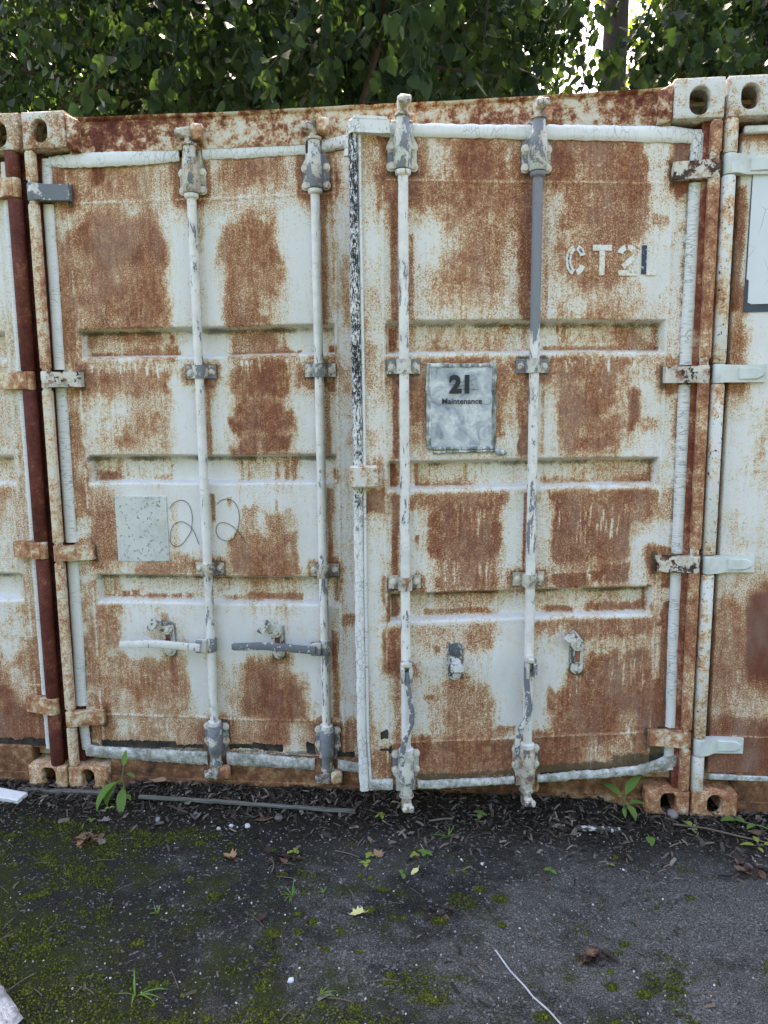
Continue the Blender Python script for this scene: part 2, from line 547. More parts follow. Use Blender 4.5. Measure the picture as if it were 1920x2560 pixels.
def link(name, me, parent=None, loc=(0, 0, 0), rot=(0, 0, 0)):
    o = bpy.data.objects.new(name, me)
    COL.objects.link(o)
    o.location = loc
    o.rotation_euler = rot
    if parent is not None:
        o.parent = parent
    return o
def tag(o, label=None, cat=None, group=None, kind=None):
    for k, v in (('label', label), ('category', cat), ('group', group), ('kind', kind)):
        if v:
            o[k] = v
    return o
def empty(name, loc, label, cat, group=None):
    o = bpy.data.objects.new(name, None)
    o.empty_display_size = 0.1
    COL.objects.link(o)
    o.location = loc
    return tag(o, label, cat, group)
def grid_mesh(name, V, F, mat, smooth=True):
    me = bpy.data.meshes.new(name)
    V = np.asarray(V, np.float32)
    F = np.asarray(F, np.int32)
    me.vertices.add(len(V))
    me.vertices.foreach_set('co', V.ravel())
    k = F.shape[1]
    me.loops.add(F.size)
    me.loops.foreach_set('vertex_index', F.ravel())
    me.polygons.add(len(F))
    me.polygons.foreach_set('loop_start', np.arange(0, F.size, k, dtype=np.int32))
    me.polygons.foreach_set('loop_total', np.full(len(F), k, np.int32))
    if smooth:
        me.polygons.foreach_set('use_smooth', np.ones(len(F), bool))
    me.materials.append(mat)
    me.update(calc_edges=True)
    me.validate()
    return me
def stadium(cx, cz, w, h, n=8):
    """rounded-end outline, counter-clockwise from the front (x right, z up)"""
    r = w / 2
    out = []
    for k in range(n + 1):
        a = math.pi * k / n
        out.append((cx + r * math.cos(a), cz + h / 2 - r + r * math.sin(a)))
    for k in range(n + 1):
        a = math.pi + math.pi * k / n
        out.append((cx + r * math.cos(a), cz - h / 2 + r + r * math.sin(a)))
    return out

# rust map of the two doors, in metres on the door face: R rusted, C clean, B flaked to steel
PATCHES = {
'L': [
('R',0.07,0.555,2.29,2.409,0.62,0.019),('R',0.073,0.137,2.363,2.417,0.8,0.009),('R',0.243,0.277,2.373,2.411,0.95,0.012),
('R',0.302,0.454,2.28,2.36,0.68,0.024),('C',0.149,0.2,2.295,2.345,0.5,0.014),('C',0.47,0.553,2.286,2.317,0.6,0.012),
('R',0.08,0.441,2.225,2.284,0.55,0.028),('C',0.113,0.186,2.213,2.276,0.8,0.019),('C',0.357,0.399,2.221,2.264,0.4,0.014),
('R',0.083,0.47,1.834,2.185,0.76,0.024),('R',0.21,0.478,2.085,2.222,0.82,0.028),('C',0.141,0.219,2.07,2.11,0.3,0.014),
('C',0.309,0.395,2.006,2.045,0.25,0.019),('C',0.125,0.186,1.833,1.893,0.5,0.014),('C',0.273,0.316,1.842,1.886,0.3,0.014),
('R',0.472,0.498,1.863,2.218,0.5,0.019),('R',0.472,0.514,1.838,1.902,0.7,0.014),('C',0.51,0.582,1.837,2.239,0.92,0.021),
('R',0.546,0.584,2.265,2.406,0.88,0.009),('R',0.632,0.673,2.281,2.312,0.88,0.009),('R',0.627,0.645,2.097,2.274,0.66,0.007),
('R',0.06,0.09,1.776,2.211,0.65,0.009),('C',0.664,0.717,2.289,2.411,0.85,0.014),('C',0.945,0.997,2.283,2.407,0.8,0.014),
('R',0.719,0.95,2.337,2.416,0.68,0.024),('R',0.804,0.901,2.329,2.412,0.76,0.024),('R',0.72,0.94,2.277,2.337,0.5,0.019),
('R',1.001,1.029,2.27,2.413,0.88,0.009),('R',1.085,1.125,2.267,2.42,0.82,0.009),('R',0.655,0.676,2.287,2.4,0.82,0.007),
('R',0.791,0.921,2.184,2.276,0.5,0.019),('C',0.643,0.722,1.844,2.266,0.88,0.021),('R',0.727,0.925,1.991,2.177,0.72,0.024),
('R',0.803,0.918,2.068,2.165,0.8,0.024),('R',0.739,0.781,1.942,1.985,0.82,0.012),('R',0.802,0.913,1.924,2.01,0.74,0.019),
('C',0.784,0.817,1.921,1.953,0.6,0.007),('R',0.723,0.853,1.834,1.921,0.8,0.014),('R',0.852,0.885,1.832,1.872,0.7,0.012),
('C',0.853,0.928,1.876,1.923,0.5,0.014),('C',0.94,1.03,1.834,2.256,0.88,0.019),('R',1.075,1.095,1.828,2.29,0.72,0.007),
('C',1.129,1.175,2.099,2.4,0.5,0.012),('R',1.154,1.174,1.827,2.06,0.6,0.009),('R',1.118,1.126,1.984,2.416,0.6,0.003),
('R',0.083,0.136,1.691,1.864,0.72,0.009),('R',0.164,0.45,1.775,1.815,0.7,0.014),('C',0.232,0.444,1.752,1.776,0.5,0.009),
('R',0.172,0.52,1.715,1.737,0.9,0.006),('R',0.291,0.516,1.716,1.753,0.76,0.009),('C',0.522,0.704,1.713,1.81,0.93,0.009),
('R',0.484,0.497,1.771,1.8,0.75,0.004),('C',0.252,0.305,1.73,1.759,0.5,0.007),('C',0.148,0.701,1.679,1.703,0.7,0.005),
('R',0.174,0.493,1.581,1.663,0.73,0.019),('R',0.142,0.486,1.37,1.597,0.45,0.019),('R',0.281,0.334,1.4,1.455,0.65,0.014),
('R',0.341,0.442,1.455,1.509,0.56,0.019),('C',0.14,0.185,1.371,1.549,0.45,0.014),('C',0.274,0.318,1.506,1.573,0.5,0.009),
('C',0.496,0.6,1.361,1.66,0.93,0.014),('R',0.075,0.12,1.371,1.6,0.62,0.012),('R',0.065,0.097,1.132,1.448,0.72,0.009),
('R',0.165,0.192,1.251,1.341,0.5,0.009),('R',0.172,0.261,1.246,1.276,0.84,0.006),('R',0.245,0.259,1.251,1.332,0.64,0.004),
('R',0.282,0.291,1.268,1.341,0.55,0.003),('C',0.291,0.397,1.276,1.336,0.5,0.009),('R',0.395,0.474,1.249,1.272,0.55,0.005),
('R',0.462,0.471,1.251,1.311,0.65,0.003),('C',0.476,0.685,1.247,1.34,0.85,0.009),('R',0.076,0.135,1.132,1.371,0.62,0.009),
('R',0.139,0.248,1.133,1.233,0.5,0.012),('C',0.274,0.68,1.134,1.225,0.88,0.012),('R',0.727,0.94,1.713,1.814,0.7,0.009),
('R',0.717,0.981,1.711,1.733,0.9,0.005),('C',0.899,0.92,1.752,1.804,0.5,0.006),('R',0.924,0.941,1.728,1.812,0.75,0.004),
('C',0.945,1.04,1.743,1.81,0.9,0.009),('C',0.625,0.719,1.72,1.817,0.93,0.007),('R',1.093,1.122,1.707,1.753,0.9,0.005),
('R',1.022,1.043,1.708,1.718,0.85,0.004),('R',0.743,0.949,1.567,1.701,0.88,0.012),('R',0.713,0.747,1.593,1.658,0.75,0.012),
('R',0.711,0.808,1.543,1.592,0.48,0.014),('R',0.742,0.92,1.444,1.559,0.87,0.012),('R',0.711,0.953,1.46,1.497,0.87,0.012),
('R',0.92,0.958,1.451,1.517,0.82,0.009),('C',0.761,0.821,1.427,1.444,0.45,0.007),('R',0.747,0.824,1.361,1.427,0.88,0.007),
('R',0.836,0.943,1.36,1.427,0.88,0.007),('C',0.823,0.836,1.36,1.406,0.6,0.004),('R',0.712,0.746,1.361,1.398,0.82,0.007),
('R',0.701,0.743,1.403,1.444,0.42,0.009),('R',0.948,0.981,1.36,1.484,0.5,0.012),('C',0.956,1.043,1.484,1.622,0.8,0.012),
('C',0.969,1.044,1.364,1.471,0.75,0.012),('R',0.975,0.989,1.598,1.687,0.7,0.004),('C',0.641,0.706,1.403,1.691,0.85,0.012),
('R',0.623,0.657,1.594,1.643,0.76,0.008),('R',0.626,0.641,1.361,1.643,0.66,0.004),('R',1.016,1.045,1.598,1.646,0.85,0.006),
('R',1.09,1.115,1.589,1.645,0.85,0.006),('R',1.08,1.096,1.36,1.621,0.7,0.004),('R',1.104,1.117,1.685,1.697,0.75,0.004),
('R',1.136,1.169,1.588,1.672,0.6,0.012),('R',1.154,1.179,1.392,1.491,0.57,0.009),('C',1.128,1.17,1.318,1.483,0.5,0.009),
('R',0.73,0.747,1.251,1.34,0.7,0.004),('R',0.764,0.771,1.251,1.34,0.65,0.002),('R',0.876,0.889,1.251,1.318,0.7,0.003),
('R',0.914,0.927,1.251,1.339,0.7,0.003),('R',0.94,0.953,1.247,1.339,0.75,0.004),('R',0.971,0.979,1.31,1.339,0.65,0.002),
('R',0.782,0.919,1.276,1.339,0.38,0.012),('C',0.63,0.726,1.251,1.34,0.75,0.009),('C',0.978,1.042,1.251,1.335,0.88,0.007),
('R',1.1,1.125,1.243,1.297,0.8,0.005),('C',0.63,1.043,1.136,1.234,0.78,0.012),('R',1.082,1.103,1.137,1.226,0.75,0.005),
('R',0.089,0.138,1.113,1.227,0.72,0.009),('R',0.141,0.258,1.201,1.227,0.42,0.007),('R',0.173,0.245,1.083,1.201,0.6,0.01),
('R',0.148,0.239,0.946,1.149,0.74,0.012),('C',0.085,0.144,0.999,1.105,0.65,0.009),('R',0.077,0.128,0.994,1.029,0.75,0.007),
('R',0.144,0.153,0.981,1.114,0.68,0.002),('R',0.321,0.519,0.891,0.935,0.65,0.01),('R',0.463,0.521,0.932,0.976,0.62,0.009),
('R',0.148,0.321,0.889,0.938,0.36,0.008),('C',0.469,0.598,0.985,1.176,0.85,0.009),('R',0.469,0.492,0.993,1.167,0.42,0.007),
('C',0.171,0.587,0.806,0.877,0.6,0.008),('R',0.161,0.211,0.78,0.875,0.55,0.008),('R',0.198,0.207,0.803,0.866,0.65,0.002),
('R',0.232,0.26,0.781,0.804,0.82,0.004),('R',0.274,0.301,0.782,0.813,0.72,0.004),('R',0.337,0.414,0.781,0.797,0.82,0.004),
('R',0.436,0.477,0.782,0.798,0.82,0.004),('R',0.5,0.522,0.783,0.797,0.7,0.003),('R',0.158,0.504,0.78,0.791,0.55,0.003),
('R',0.084,0.148,0.883,0.927,0.5,0.007),('R',0.078,0.139,0.68,0.851,0.64,0.009),('R',0.146,0.247,0.73,0.758,0.65,0.007),
('R',0.144,0.181,0.681,0.739,0.6,0.008),('R',0.365,0.401,0.707,0.747,0.57,0.008),('C',0.245,0.581,0.687,0.743,0.78,0.01),
('R',0.41,0.437,0.687,0.73,0.64,0.006),('C',0.643,1.044,1.143,1.228,0.68,0.012),('R',0.69,0.708,1.155,1.194,0.65,0.004),
('R',0.881,0.889,1.143,1.186,0.56,0.003),('C',0.636,0.728,0.899,1.159,0.94,0.01),('R',0.713,0.961,0.888,1.057,0.7,0.014),
('R',0.73,0.909,0.901,0.988,0.78,0.019),('R',0.74,0.809,1.057,1.147,0.57,0.01),('R',0.835,0.917,1.049,1.126,0.64,0.01),
('C',0.81,0.836,1.083,1.13,0.8,0.007),('R',0.922,0.944,1.075,1.152,0.5,0.006),('R',0.937,0.963,1.024,1.058,0.65,0.007),
('C',0.918,0.936,0.954,1.024,0.5,0.007),('C',0.967,1.044,0.903,1.144,0.94,0.009),('R',0.628,0.641,1.099,1.202,0.86,0.003),
('R',1.082,1.097,0.948,1.22,0.78,0.003),('R',1.094,1.128,0.905,0.957,0.62,0.007),('C',0.632,0.739,0.793,0.873,0.75,0.008),
('R',0.744,0.919,0.84,0.879,0.62,0.008),('R',0.747,0.914,0.813,0.848,0.36,0.008),('R',0.755,0.965,0.781,0.809,0.82,0.005),
('R',0.657,0.755,0.778,0.793,0.56,0.004),('C',0.966,1.044,0.785,0.877,0.85,0.007),('R',1.096,1.126,0.774,0.879,0.86,0.006),
('C',0.628,1.042,0.695,0.769,0.72,0.009),('R',1.141,1.171,0.702,0.735,0.9,0.006),('C',1.13,1.169,0.744,0.905,0.45,0.008),
('R',0.084,0.223,0.576,0.714,0.66,0.012),('R',0.079,0.149,0.436,0.585,0.67,0.009),('C',0.081,0.142,0.37,0.417,0.5,0.009),
('R',0.078,0.149,0.318,0.389,0.67,0.009),('R',0.144,0.501,0.32,0.553,0.6,0.019),('R',0.302,0.487,0.332,0.527,0.68,0.019),
('R',0.434,0.457,0.408,0.556,0.8,0.004),('C',0.248,0.404,0.581,0.636,0.75,0.008),('C',0.255,0.393,0.544,0.585,0.55,0.008),
('C',0.503,0.581,0.318,0.677,0.85,0.012),('R',0.338,0.397,0.632,0.664,0.42,0.008),('C',0.243,0.362,0.644,0.708,0.4,0.009),
('R',0.131,0.57,0.18,0.303,0.63,0.01),('C',0.17,0.292,0.223,0.285,0.3,0.01),('R',0.088,0.168,0.195,0.248,0.8,0.008),
('B',0.128,0.269,0.168,0.197,1.0,0.004),('B',0.25,0.442,0.168,0.199,1.0,0.004),('B',0.427,0.557,0.168,0.183,1.0,0.004),
('B',0.053,0.087,0.154,0.25,1.0,0.004),('R',0.542,0.583,0.202,0.301,0.82,0.007),('C',0.639,0.841,0.537,0.725,0.9,0.017),
('R',0.733,0.928,0.308,0.547,0.78,0.021),('R',0.684,1.004,0.316,0.477,0.56,0.018),('R',0.786,0.927,0.317,0.461,0.88,0.021),
('R',0.854,0.869,0.524,0.572,0.9,0.004),('R',0.898,0.914,0.415,0.565,0.76,0.004),('C',0.875,0.894,0.43,0.533,0.5,0.004),
('C',0.932,1.047,0.512,0.684,0.85,0.013),('R',0.67,0.813,0.183,0.297,0.57,0.013),('R',0.813,0.907,0.187,0.301,0.75,0.013),
('R',0.969,1.047,0.185,0.29,0.62,0.012),('C',0.997,1.043,0.322,0.521,0.65,0.01),('R',1.091,1.11,0.325,0.671,0.76,0.005),
('R',1.109,1.17,0.182,0.311,0.76,0.012),('C',1.115,1.168,0.406,0.718,0.5,0.01),('R',1.14,1.177,0.695,0.734,0.75,0.008),
('B',0.66,0.771,0.172,0.192,1.0,0.003),('B',0.755,0.882,0.169,0.197,1.0,0.003),('B',0.98,1.015,0.159,0.213,1.0,0.003),
('B',1.103,1.173,0.151,0.182,1.0,0.003),
],
'R': [
('R',1.247,1.31,2.251,2.401,0.57,0.019),('C',1.249,1.301,1.998,2.251,0.6,0.014),('R',1.238,1.268,1.806,1.901,0.5,0.014),
('R',1.291,1.311,2.175,2.314,0.72,0.007),('R',1.31,1.354,2.269,2.396,0.88,0.009),('R',1.309,1.353,2.203,2.269,0.82,0.009),
('R',1.333,1.354,1.821,2.21,0.88,0.005),('C',1.31,1.331,1.821,2.112,0.75,0.005),('R',1.394,1.779,2.268,2.4,0.72,0.009),
('C',1.438,1.563,2.288,2.385,0.65,0.024),('C',1.63,1.682,2.318,2.387,0.4,0.019),('C',1.727,1.757,2.277,2.371,0.65,0.012),
('R',1.556,1.675,2.269,2.369,0.85,0.028),('R',1.761,1.809,2.264,2.372,0.92,0.01),('R',1.416,1.438,2.267,2.35,0.88,0.009),
('R',1.394,1.781,2.177,2.268,0.76,0.019),('R',1.394,1.423,2.197,2.266,0.92,0.009),('R',1.512,1.735,1.909,2.195,0.68,0.028),
('R',1.565,1.697,1.927,2.071,0.73,0.028),('C',1.404,1.497,1.97,2.155,0.85,0.021),('C',1.538,1.587,2.071,2.12,0.4,0.019),
('C',1.728,1.79,1.821,2.072,0.8,0.019),('R',1.784,1.809,1.821,2.264,0.88,0.006),('R',1.392,1.407,1.821,2.098,0.7,0.006),
('R',1.452,1.733,1.821,1.963,0.48,0.024),('R',1.49,1.698,1.89,1.963,0.6,0.024),('C',1.407,1.788,1.821,1.854,0.35,0.014),
('R',1.876,2.2,2.109,2.4,0.75,0.014),('R',1.878,1.945,2.272,2.391,0.9,0.024),('C',1.941,2.005,2.336,2.381,0.35,0.019),
('C',1.946,1.999,2.276,2.315,0.5,0.014),('R',2.007,2.182,2.217,2.394,0.8,0.028),('C',1.979,2.032,2.195,2.231,0.4,0.019),
('C',1.951,1.997,2.087,2.127,0.3,0.014),('R',1.997,2.151,2.081,2.146,0.83,0.024),('R',2.151,2.19,2.117,2.324,0.76,0.009),
('C',2.2,2.285,2.089,2.399,0.95,0.008),('R',2.218,2.279,2.183,2.212,0.3,0.014),('R',2.22,2.282,2.136,2.165,0.6,0.005),
('R',2.305,2.348,2.122,2.158,0.55,0.005),('C',1.854,1.896,1.82,2.257,0.65,0.009),('R',1.851,1.867,1.82,2.292,0.52,0.005),
('R',1.9,2.159,1.964,2.073,0.7,0.019),('R',1.986,2.087,1.935,1.971,0.76,0.019),('C',2.163,2.288,1.928,2.074,0.75,0.014),
('R',1.934,2.211,1.824,1.938,0.45,0.019),('R',2.02,2.122,1.824,1.891,0.63,0.024),('R',2.176,2.2,1.854,1.891,0.56,0.009),
('R',1.899,1.934,1.824,1.964,0.5,0.009),('R',2.289,2.359,2.234,2.404,0.98,0.01),('C',2.303,2.346,2.162,2.227,0.75,0.009),
('C',2.312,2.355,1.891,2.111,0.55,0.009),('R',2.334,2.362,1.82,2.075,0.45,0.007),('R',1.773,1.808,1.821,2.285,0.88,0.007),
('R',1.243,1.27,1.673,1.82,0.6,0.009),('C',1.266,1.307,1.71,1.809,0.7,0.009),('R',1.242,1.269,1.613,1.673,0.5,0.009),
('R',1.239,1.304,1.353,1.467,0.4,0.019),('R',1.238,1.296,1.31,1.341,0.65,0.009),('R',1.238,1.295,1.179,1.245,0.74,0.01),
('R',1.24,1.259,1.64,1.809,0.6,0.007),('C',1.256,1.301,1.699,1.824,0.5,0.009),('R',1.24,1.274,1.67,1.736,0.62,0.009),
('R',1.316,1.352,1.706,1.798,0.88,0.007),('R',1.391,1.422,1.706,1.809,0.6,0.009),('R',1.452,1.72,1.703,1.757,0.6,0.019),
('R',1.391,1.79,1.702,1.716,0.84,0.005),('R',1.482,1.498,1.706,1.761,0.75,0.004),('R',1.566,1.604,1.705,1.798,0.55,0.012),
('R',1.711,1.742,1.79,1.809,0.75,0.006),('C',1.425,1.452,1.721,1.791,0.6,0.007),('R',1.391,1.701,1.668,1.698,0.76,0.008),
('R',1.308,1.353,1.673,1.692,0.75,0.005),('R',1.789,1.808,1.704,1.808,0.6,0.006),('R',1.333,1.352,1.352,1.632,0.9,0.004),
('C',1.31,1.333,1.357,1.61,0.8,0.004),('R',1.292,1.311,1.55,1.681,0.55,0.004),('R',1.39,1.452,1.474,1.624,0.8,0.012),
('R',1.391,1.414,1.587,1.624,0.95,0.009),('R',1.39,1.452,1.378,1.474,0.6,0.014),('C',1.39,1.459,1.351,1.397,0.4,0.009),
('R',1.691,1.722,1.432,1.667,0.77,0.012),('R',1.715,1.769,1.432,1.622,0.45,0.012),('C',1.724,1.771,1.354,1.478,0.6,0.009),
('C',1.763,1.778,1.354,1.584,0.65,0.004),('R',1.779,1.811,1.353,1.469,0.92,0.005),('R',1.773,1.812,1.469,1.622,0.73,0.006),
('C',1.241,1.298,1.361,1.588,0.45,0.009),('R',1.24,1.271,1.38,1.445,0.47,0.009),('R',1.316,1.347,1.237,1.333,0.9,0.006),
('R',1.389,1.42,1.243,1.321,0.3,0.009),('R',1.416,1.426,1.243,1.332,0.75,0.003),('R',1.42,1.62,1.239,1.257,0.86,0.005),
('R',1.42,1.608,1.241,1.272,0.55,0.008),('R',1.628,1.695,1.239,1.25,0.76,0.004),('C',1.619,1.805,1.249,1.324,0.65,0.009),
('R',1.467,1.608,1.256,1.326,0.3,0.012),('R',1.592,1.602,1.255,1.325,0.55,0.003),('R',1.389,1.719,1.189,1.225,0.74,0.007),
('C',1.719,1.799,1.185,1.221,0.75,0.007),('R',1.799,1.811,1.184,1.216,0.85,0.004),('R',1.241,1.299,1.195,1.245,0.77,0.009),
('R',1.33,1.35,1.193,1.225,0.84,0.005),('C',1.848,1.906,1.719,1.801,0.75,0.009),('R',1.913,1.921,1.778,1.808,0.75,0.003),
('R',1.933,1.945,1.749,1.808,0.7,0.004),('R',1.868,2.274,1.707,1.729,0.74,0.007),('R',2.118,2.217,1.71,1.785,0.73,0.013),
('R',2.21,2.269,1.708,1.74,0.78,0.009),('R',2.256,2.274,1.71,1.808,0.7,0.005),('R',2.047,2.256,1.71,1.8,0.36,0.014),
('R',1.906,2.165,1.711,1.797,0.3,0.014),('R',1.869,2.207,1.673,1.696,0.6,0.007),('R',1.902,2.131,1.505,1.681,0.75,0.019),
('R',1.913,2.144,1.389,1.524,0.8,0.019),('C',2.079,2.119,1.481,1.52,0.5,0.009),('C',1.981,2.004,1.567,1.635,0.5,0.005),
('C',2.116,2.156,1.504,1.634,0.45,0.012),('R',2.167,2.199,1.442,1.565,0.88,0.008),('R',2.212,2.256,1.457,1.492,0.62,0.009),
('R',2.13,2.202,1.581,1.68,0.5,0.012),('C',2.207,2.291,1.503,1.679,0.9,0.009),('C',2.139,2.288,1.355,1.433,0.6,0.014),
('C',1.985,2.025,1.424,1.455,0.5,0.009),('R',1.923,2.003,1.367,1.409,0.55,0.012),('C',1.853,1.908,1.364,1.636,0.7,0.009),
('R',1.853,1.865,1.364,1.636,0.6,0.003),('R',2.288,2.34,1.671,1.822,0.42,0.007),('R',2.291,2.347,1.668,1.694,0.67,0.007),
('R',2.295,2.348,1.572,1.599,0.8,0.006),('R',2.328,2.349,1.412,1.549,0.68,0.007),('C',2.289,2.33,1.346,1.557,0.42,0.008),
('C',1.849,1.933,1.282,1.336,0.75,0.009),('R',1.936,1.944,1.312,1.34,0.65,0.003),('R',1.878,2.043,1.241,1.273,0.63,0.006),
('R',2.062,2.268,1.245,1.336,0.5,0.009),('R',2.135,2.273,1.245,1.276,0.74,0.007),('R',2.26,2.272,1.244,1.347,0.76,0.003),
('R',2.021,2.029,1.256,1.334,0.55,0.002),('R',1.883,2.272,1.179,1.231,0.82,0.007),('C',1.843,1.883,1.183,1.219,0.6,0.007),
('R',2.321,2.346,1.174,1.227,0.62,0.006),('R',1.244,1.287,1.188,1.239,0.77,0.009),('R',1.242,1.255,1.15,1.189,0.55,0.005),
('C',1.243,1.292,0.763,1.094,0.6,0.008),('R',1.245,1.295,1.177,1.236,0.82,0.01),('R',1.239,1.253,1.162,1.225,0.95,0.005),
('C',1.239,1.302,0.948,1.154,0.6,0.009),('C',1.237,1.3,0.763,0.948,0.72,0.009),('R',1.325,1.351,0.938,1.223,0.88,0.005),
('C',1.306,1.329,0.947,1.2,0.72,0.004),('R',1.304,1.348,0.886,0.947,0.67,0.006),('R',1.297,1.308,0.887,0.939,0.74,0.004),
('R',1.389,1.723,1.176,1.223,0.7,0.009),('R',1.467,1.713,0.988,1.179,0.86,0.01),('R',1.498,1.706,0.891,0.996,0.74,0.01),
('R',1.42,1.467,1.166,1.213,0.62,0.009),('R',1.451,1.475,1.079,1.15,0.52,0.009),('C',1.392,1.451,0.96,1.151,0.8,0.014),
('R',1.412,1.423,1.064,1.08,0.85,0.003),('C',1.721,1.797,0.911,1.192,0.9,0.009),('R',1.797,1.805,0.934,1.222,0.9,0.003),
('R',1.706,1.742,0.977,1.009,0.42,0.008),('C',1.391,1.498,0.891,0.968,0.5,0.01),('R',1.483,1.506,0.894,0.926,0.8,0.007),
('R',1.311,1.343,0.777,0.866,0.95,0.005),('R',1.491,1.719,0.858,0.874,0.88,0.004),('R',1.531,1.539,0.836,0.876,0.75,0.003),
('R',1.615,1.623,0.792,0.874,0.68,0.003),('R',1.651,1.683,0.807,0.873,0.56,0.006),('R',1.627,1.712,0.778,0.84,0.56,0.009),
('R',1.451,1.712,0.781,0.797,0.76,0.005),('C',1.391,1.487,0.806,0.871,0.65,0.009),('C',1.69,1.797,0.788,0.854,0.76,0.009),
('R',1.895,2.276,1.165,1.229,0.77,0.009),('R',1.89,2.191,0.977,1.166,0.87,0.01),('R',1.91,2.181,0.882,0.948,0.88,0.008),
('C',1.917,2.081,0.933,0.962,0.55,0.006),('C',2.198,2.289,0.885,1.114,0.95,0.008),('R',2.204,2.278,1.114,1.202,0.74,0.009),
('C',1.85,1.89,0.94,1.213,0.68,0.009),('R',1.853,1.91,0.887,0.94,0.46,0.009),('R',1.838,1.871,0.826,0.876,0.55,0.007),
('R',1.899,1.907,0.849,0.874,0.8,0.003),('R',1.842,2.27,0.853,0.874,0.5,0.006),('R',2.053,2.273,0.776,0.809,0.86,0.007),
('R',1.897,1.995,0.778,0.795,0.82,0.004),('R',2.259,2.271,0.781,0.877,0.82,0.003),('R',2.133,2.199,0.834,0.871,0.56,0.007),
('C',1.994,2.25,0.814,0.843,0.45,0.008),('R',2.286,2.347,1.108,1.225,0.56,0.009),('C',2.29,2.344,1.023,1.104,0.9,0.007),
('R',2.301,2.343,0.986,1.011,0.86,0.006),('R',2.316,2.343,0.87,0.92,0.9,0.005),('R',2.311,2.349,0.729,0.821,0.95,0.005),
('C',2.284,2.317,0.771,0.863,0.75,0.006),('R',1.84,2.283,0.738,0.762,0.67,0.005),('C',2.053,2.282,0.759,0.775,0.5,0.004),
('R',1.238,1.25,0.193,0.563,0.56,0.006),('R',1.241,1.293,0.184,0.289,0.67,0.012),('R',1.233,1.318,0.169,0.282,0.64,0.012),
('C',1.245,1.3,0.504,0.749,0.6,0.012),('R',1.233,1.269,0.17,0.387,0.57,0.012),('B',1.277,1.306,0.33,0.363,0.9,0.004),
('B',1.276,1.322,0.281,0.291,0.9,0.003),('B',1.311,1.322,0.272,0.302,0.8,0.003),('R',1.308,1.353,0.589,0.747,0.8,0.008),
('R',1.306,1.316,0.598,0.622,1.0,0.002),('R',1.334,1.352,0.316,0.589,0.62,0.006),('R',1.389,1.779,0.161,0.313,0.82,0.018),
('R',1.39,1.447,0.26,0.32,0.92,0.013),('R',1.518,1.589,0.314,0.552,0.68,0.013),('R',1.568,1.704,0.311,0.519,0.64,0.023),
('R',1.447,1.525,0.317,0.51,0.5,0.018),('R',1.44,1.475,0.473,0.488,0.88,0.004),('C',1.447,1.525,0.54,0.642,0.65,0.013),
('R',1.581,1.708,0.665,0.766,0.62,0.015),('R',1.447,1.574,0.641,0.763,0.46,0.015),('R',1.482,1.497,0.649,0.67,0.8,0.004),
('C',1.703,1.803,0.366,0.749,0.9,0.017),('C',1.66,1.803,0.523,0.633,0.6,0.015),('R',1.712,1.777,0.344,0.359,0.76,0.005),
('R',1.742,1.778,0.275,0.305,0.86,0.007),('C',1.663,1.684,0.241,0.279,0.6,0.007),('R',1.398,1.419,0.557,0.608,0.65,0.007),
('C',1.39,1.447,0.335,0.557,0.5,0.012),('R',1.844,1.889,0.255,0.331,0.9,0.012),('R',1.78,1.802,0.136,0.258,0.75,0.006),
('R',1.841,2.282,0.688,0.761,0.78,0.013),('C',1.845,1.976,0.329,0.715,0.94,0.029),('C',1.972,2.256,0.62,0.679,0.65,0.013),
('R',2.03,2.288,0.172,0.618,0.85,0.025),('R',1.942,2.281,0.32,0.486,0.83,0.029),('R',1.928,2.031,0.295,0.461,0.74,0.018),
('R',1.843,2.287,0.169,0.322,0.88,0.015),('C',2.034,2.242,0.196,0.289,0.35,0.015),('C',2.187,2.239,0.3,0.377,0.4,0.013),
('R',1.977,2.035,0.385,0.55,0.65,0.008),('R',2.305,2.349,0.31,0.738,0.93,0.01),('C',2.293,2.316,0.524,0.716,0.85,0.005),
('R',2.29,2.357,0.311,0.387,0.97,0.012),('B',2.321,2.366,0.301,0.336,1.0,0.004),('R',2.292,2.333,0.196,0.242,0.93,0.007),
('B',2.293,2.364,0.164,0.23,1.0,0.005),('B',1.874,2.321,0.151,0.171,0.9,0.004),
],
}
